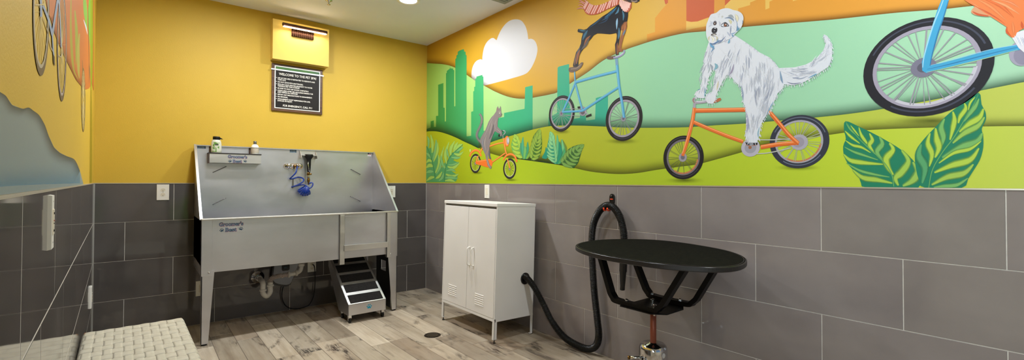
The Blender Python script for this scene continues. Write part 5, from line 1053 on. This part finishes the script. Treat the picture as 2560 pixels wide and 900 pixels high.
MB().prism([(2.10,1.62,zb-.016),(2.42,1.62,zb-.016),(2.42,1.42,zb-.016),(2.32,1.36,zb-.016),(2.16,1.36,zb-.016),(2.10,1.42,zb-.016)],(0,0,.006)).done('mount_plate', M_blackmetal, gt, bevel=.001)
for x,y_ in ((2.135,1.60),(2.135,1.42),(2.385,1.42),(2.385,1.60),(2.30,1.54),(2.2,1.46)):
    MB().lathe([(.0065,-.034),(.0065,-.02),(.011,-.018),(.011,-.012),(.006,-.01),(.006,.008),(.012,.009),(.012,.016),(.006,.019),(0,.019)],(x,y_,zb+.006 if x in (2.135,2.385) else zb-.006),'Z',6,smooth=False).done('bolt', M_chrome, gt)
PX, PY = 2.262, 1.512
MB().lathe([(.017,.24),(.017,zb-.016)],(PX,PY,0),'Z',24).done('lift_column', M_pole, gt)
MB().lathe([(.024,.338),(.026,.333),(.062,.33),(.072,.322),(.077,.306),(.077,.2),(.075,.12),(.085,.06),(.16,.05),(.165,.04)],(PX,PY,0),'Z',48).done('pump_cylinder', M_chrome, gt)
MB().lathe([(.0,.028),(.165,.028),(.27,.018),(.285,.008),(.285,0),(0,0)],(PX,PY,0.001),'Z',48).lathe([(.165,.04),(.17,.026)],(PX,PY,0),'Z',48).done('base', M_chrome, gt)
w_ = Vector((PX,PY,0))-CAMP; w_.z = 0; w_.normalize(); side = Vector((w_.y,-w_.x,0))
c0 = Vector((PX,PY,.268)) - side*.055 - w_*.05
pe = MB().tube([c0+side*.03, c0-side*.045+Vector((0,0,-.012)), c0-side*.075+Vector((0,0,-.014))],[.009,.009,.009],12)
pe.tube([c0-w_*.02-side*.0, c0-w_*.05-side*.02+Vector((0,0,-.06)), c0-w_*.1-side*.05+Vector((0,0,-.2))],[.008,.008,.01],12).done('pump_lever', M_chrome, gt)
MB().tube([c0-side*.07+Vector((0,0,-.014)),c0-side*.082+Vector((0,0,-.0145))],[.0105,.0105],12).done('lever_cap', M_brass, gt)
MB().prism([Vector((PX,PY,.287))+(-w_*.72+side*.70)*.0775*1.0+(side*.72+w_*.70)*.011*cos(a)+Vector((0,0,.014*sin(a))) for a in [2*pi*k/16 for k in range(16)]], (-w_*.72+side*.70)*.0012).done('oval_badge', mat('sign_white',(224,224,222)), gt)
# ================================================================ WOVEN BENCH
bn = thing('woven_bench', 'low bench with cream woven strap seat and brown wood corners on the left', 'bench', (-.242,3.24,0))
bw, bl, bz = .425, 1.22, .45       # local: x to the right from the left wall, y toward the camera (negative)
bx0, by1 = -.242+.008, 3.235
def Bp(u, v, z): return Vector((bx0+u, by1-v, z))
px_, py_ = bw/11.5, .0775
weft, warp = MB(), MB()
nv = int(bl/py_)
def ribbon(m_, pts, side_, w_):
    """cambered strap"""
    vs, fs = [], []; K_ = 5
    for i,p in enumerate(pts):
        for k in range(K_):
            s_ = (k/(K_-1)-.5); vs.append(p+side_*(s_*w_)+Vector((0,0,-.0010*(2*s_)**4)))
    for i in range(len(pts)-1):
        for k in range(K_-1): fs.append((i*K_+k,i*K_+k+1,(i+1)*K_+k+1,(i+1)*K_+k))
    m_.add(vs,fs,0,True)
A_ = .0012
for j in range(nv):
    v = (j+.5)*py_; pts = []
    for a in range(8): an = -pi*.55+pi*1.05*a/8; pts.append(Bp(.016-.018*cos(an)*1.0 if 0 else .016-.019*cos(an), v, bz-.021+.021*sin(an)))
    pts = [Bp(-.003, v, bz-.06), Bp(-.003, v, bz-.03), Bp(-.001,v,bz-.014), Bp(.005,v,bz-.004)]
    n_ = 11*6
    for i in range(n_+1):
        u = .012+(bw-.024)*i/n_; pts.append(Bp(u, v, bz+A_*cos(pi*(u/px_-.78+j))))
    pts += [Bp(bw-.005,v,bz-.004),Bp(bw+.001,v,bz-.014),Bp(bw+.003,v,bz-.03),Bp(bw+.003,v,bz-.06)]
    ribbon(weft, pts, Vector((0,1,0)), py_*(.94))
nu = 11
for i in range(nu):
    u = (i+.78)*px_ ; pts = [Bp(u,-.003,bz-.06),Bp(u,-.003,bz-.03),Bp(u,-.001,bz-.014),Bp(u,.005,bz-.004)]
    n_ = nv*6
    for k in range(n_+1):
        v = .012+(bl-.024)*k/n_; pts.append(Bp(u, v, bz-A_*cos(pi*(i+.28))*0+A_*cos(pi*(v/py_-.5+i+1))))
    pts += [Bp(u,bl-.005,bz-.004),Bp(u,bl+.001,bz-.014),Bp(u,bl+.003,bz-.06)]
    ribbon(warp, pts, Vector((1,0,0)), px_*.93)
sol = weft.done('cross_straps', M_cream, bn, fix=False); sol2 = warp.done('long_straps', M_cream, bn, fix=False)
for o in (sol, sol2): s_ = o.modifiers.new('thick','SOLIDIFY'); s_.thickness = .0016
fr = MB(); fr.box(Bp(.004,.004,bz-.03),Bp(.03,bl-.004,bz-.008)); fr.box(Bp(bw-.03,.004,bz-.03),Bp(bw-.006,bl-.004,bz-.008)); fr.box(Bp(.004,.004,bz-.03),Bp(bw-.006,.03,bz-.008)); fr.box(Bp(.004,bl-.03,bz-.03),Bp(bw-.006,bl-.004,bz-.008)); fr.box(Bp(.03,.03,bz-.012),Bp(bw-.03,bl-.03,bz-.007))
fr.done('seat_frame', M_wood, bn)
for u,v in ((0,-.004),(bw-.045,-.004),(0,bl-.041),(bw-.045,bl-.041)):
    MB().box(Bp(u+.003,v-(.010 if v < .5 else -.010),0),Bp(u+.04,v+.041,bz-.0015) ,0,.004).done('leg', M_wood, bn)
bn.rotation_euler = (0,0,radians(1.6))
# ================================================================ FLOOR DRAIN
dr_ = thing('floor_drain','round bronze floor drain grate in the plank floor before the cabinet','drain',(1.838,3.272,0))
MB().lathe([(.05,.0003),(.062,.0006),(.066,.0012),(.067,.0003)],(1.838,3.272,0),'Z',36).lathe([(0,.0004),(.051,.0004)],(1.838,3.272,0),'Z',36).done('ring', mat('dark_bronze_cast',(58,48,40),.45,.6), dr_)
mb = MB()
for k in range(-4,5):
    h_ = sqrt(.047**2-(k*.0105)**2); mb.box((1.838+k*.0105-.0026,3.272-h_,.0006),(1.838+k*.0105+.0026,3.272+h_,.0018))
mb.done('grate_bars', mat('bronze_bar',(128,116,100),.35,.7), dr_)
# ================================================================ LIGHT
w = bpy.data.worlds.new('sky'); bpy.context.scene.world = w; w.use_nodes = True
nt = w.node_tree; bgn = nt.nodes['Background']
skyn = nt.nodes.new('ShaderNodeTexSky'); skyn.sky_type = 'HOSEK_WILKIE'; skyn.sun_direction = (-.4,.6,.7); skyn.turbidity = 6; skyn.ground_albedo = .4
nt.links.new(skyn.outputs[0], bgn.inputs['Color']); bgn.inputs['Strength'].default_value = 2.4
sl = bpy.data.lights.new('sun','SUN'); sl.energy = 12; sl.angle = .02; so = bpy.data.objects.new('sun',sl); C.objects.link(so)
so.rotation_euler = Vector((-.15,-.62,-.78)).to_track_quat('-Z','Y').to_euler(); so.location = (0,-5,6)
def area(name, loc, rot, size, power, col, shape='DISK', size_y=None, spread=pi):
    l = bpy.data.lights.new(name,'AREA'); l.shape = shape; l.size = size; l.energy = power; l.color = col; l.spread = spread
    if size_y: l.size_y = size_y
    o = bpy.data.objects.new(name,l); o.location = loc; o.rotation_euler = rot; C.objects.link(o); return o
WARM = (.915,.955,1)
for x, y, p in ((1.80,3.66,30),(.60,3.66,30),(1.80,1.9,12),(.55,1.9,10),(1.8,.2,18)): area('can_lamp', (x,y,CEIL-.012), (0,0,0), .15, p, WARM, spread=radians(178))
# daylight arriving through the storefront glazing
area('window_daylight', (1.35,YF-.16,1.4), (-pi/2,0,0), 1.95, 24, (.86,.93,1), 'RECTANGLE', 1.9)
area('added_side_light', (-.235,-.45,1.4), (0,-pi/2,0), 1.8, 44, (.86,.93,1), 'RECTANGLE', 1.2)  # added lamp in the made-up side window, brightens the right wall
area('picture_light_glow', ((xa+xb)/2,4.585,zz-.024), (0,0,0), xb-xa-.03, 0.8, (1,.95,.88), 'RECTANGLE', .02)
vs_ = bpy.context.scene.view_settings
vs_.view_transform = 'Standard'; vs_.look = 'None'; vs_.gamma = 1; vs_.exposure = 0.02; vs_.use_curve_mapping = False
bpy.context.scene.cycles.max_bounces = 10; bpy.context.scene.cycles.transparent_max_bounces = 160
bpy.context.scene.cycles.use_denoising = True
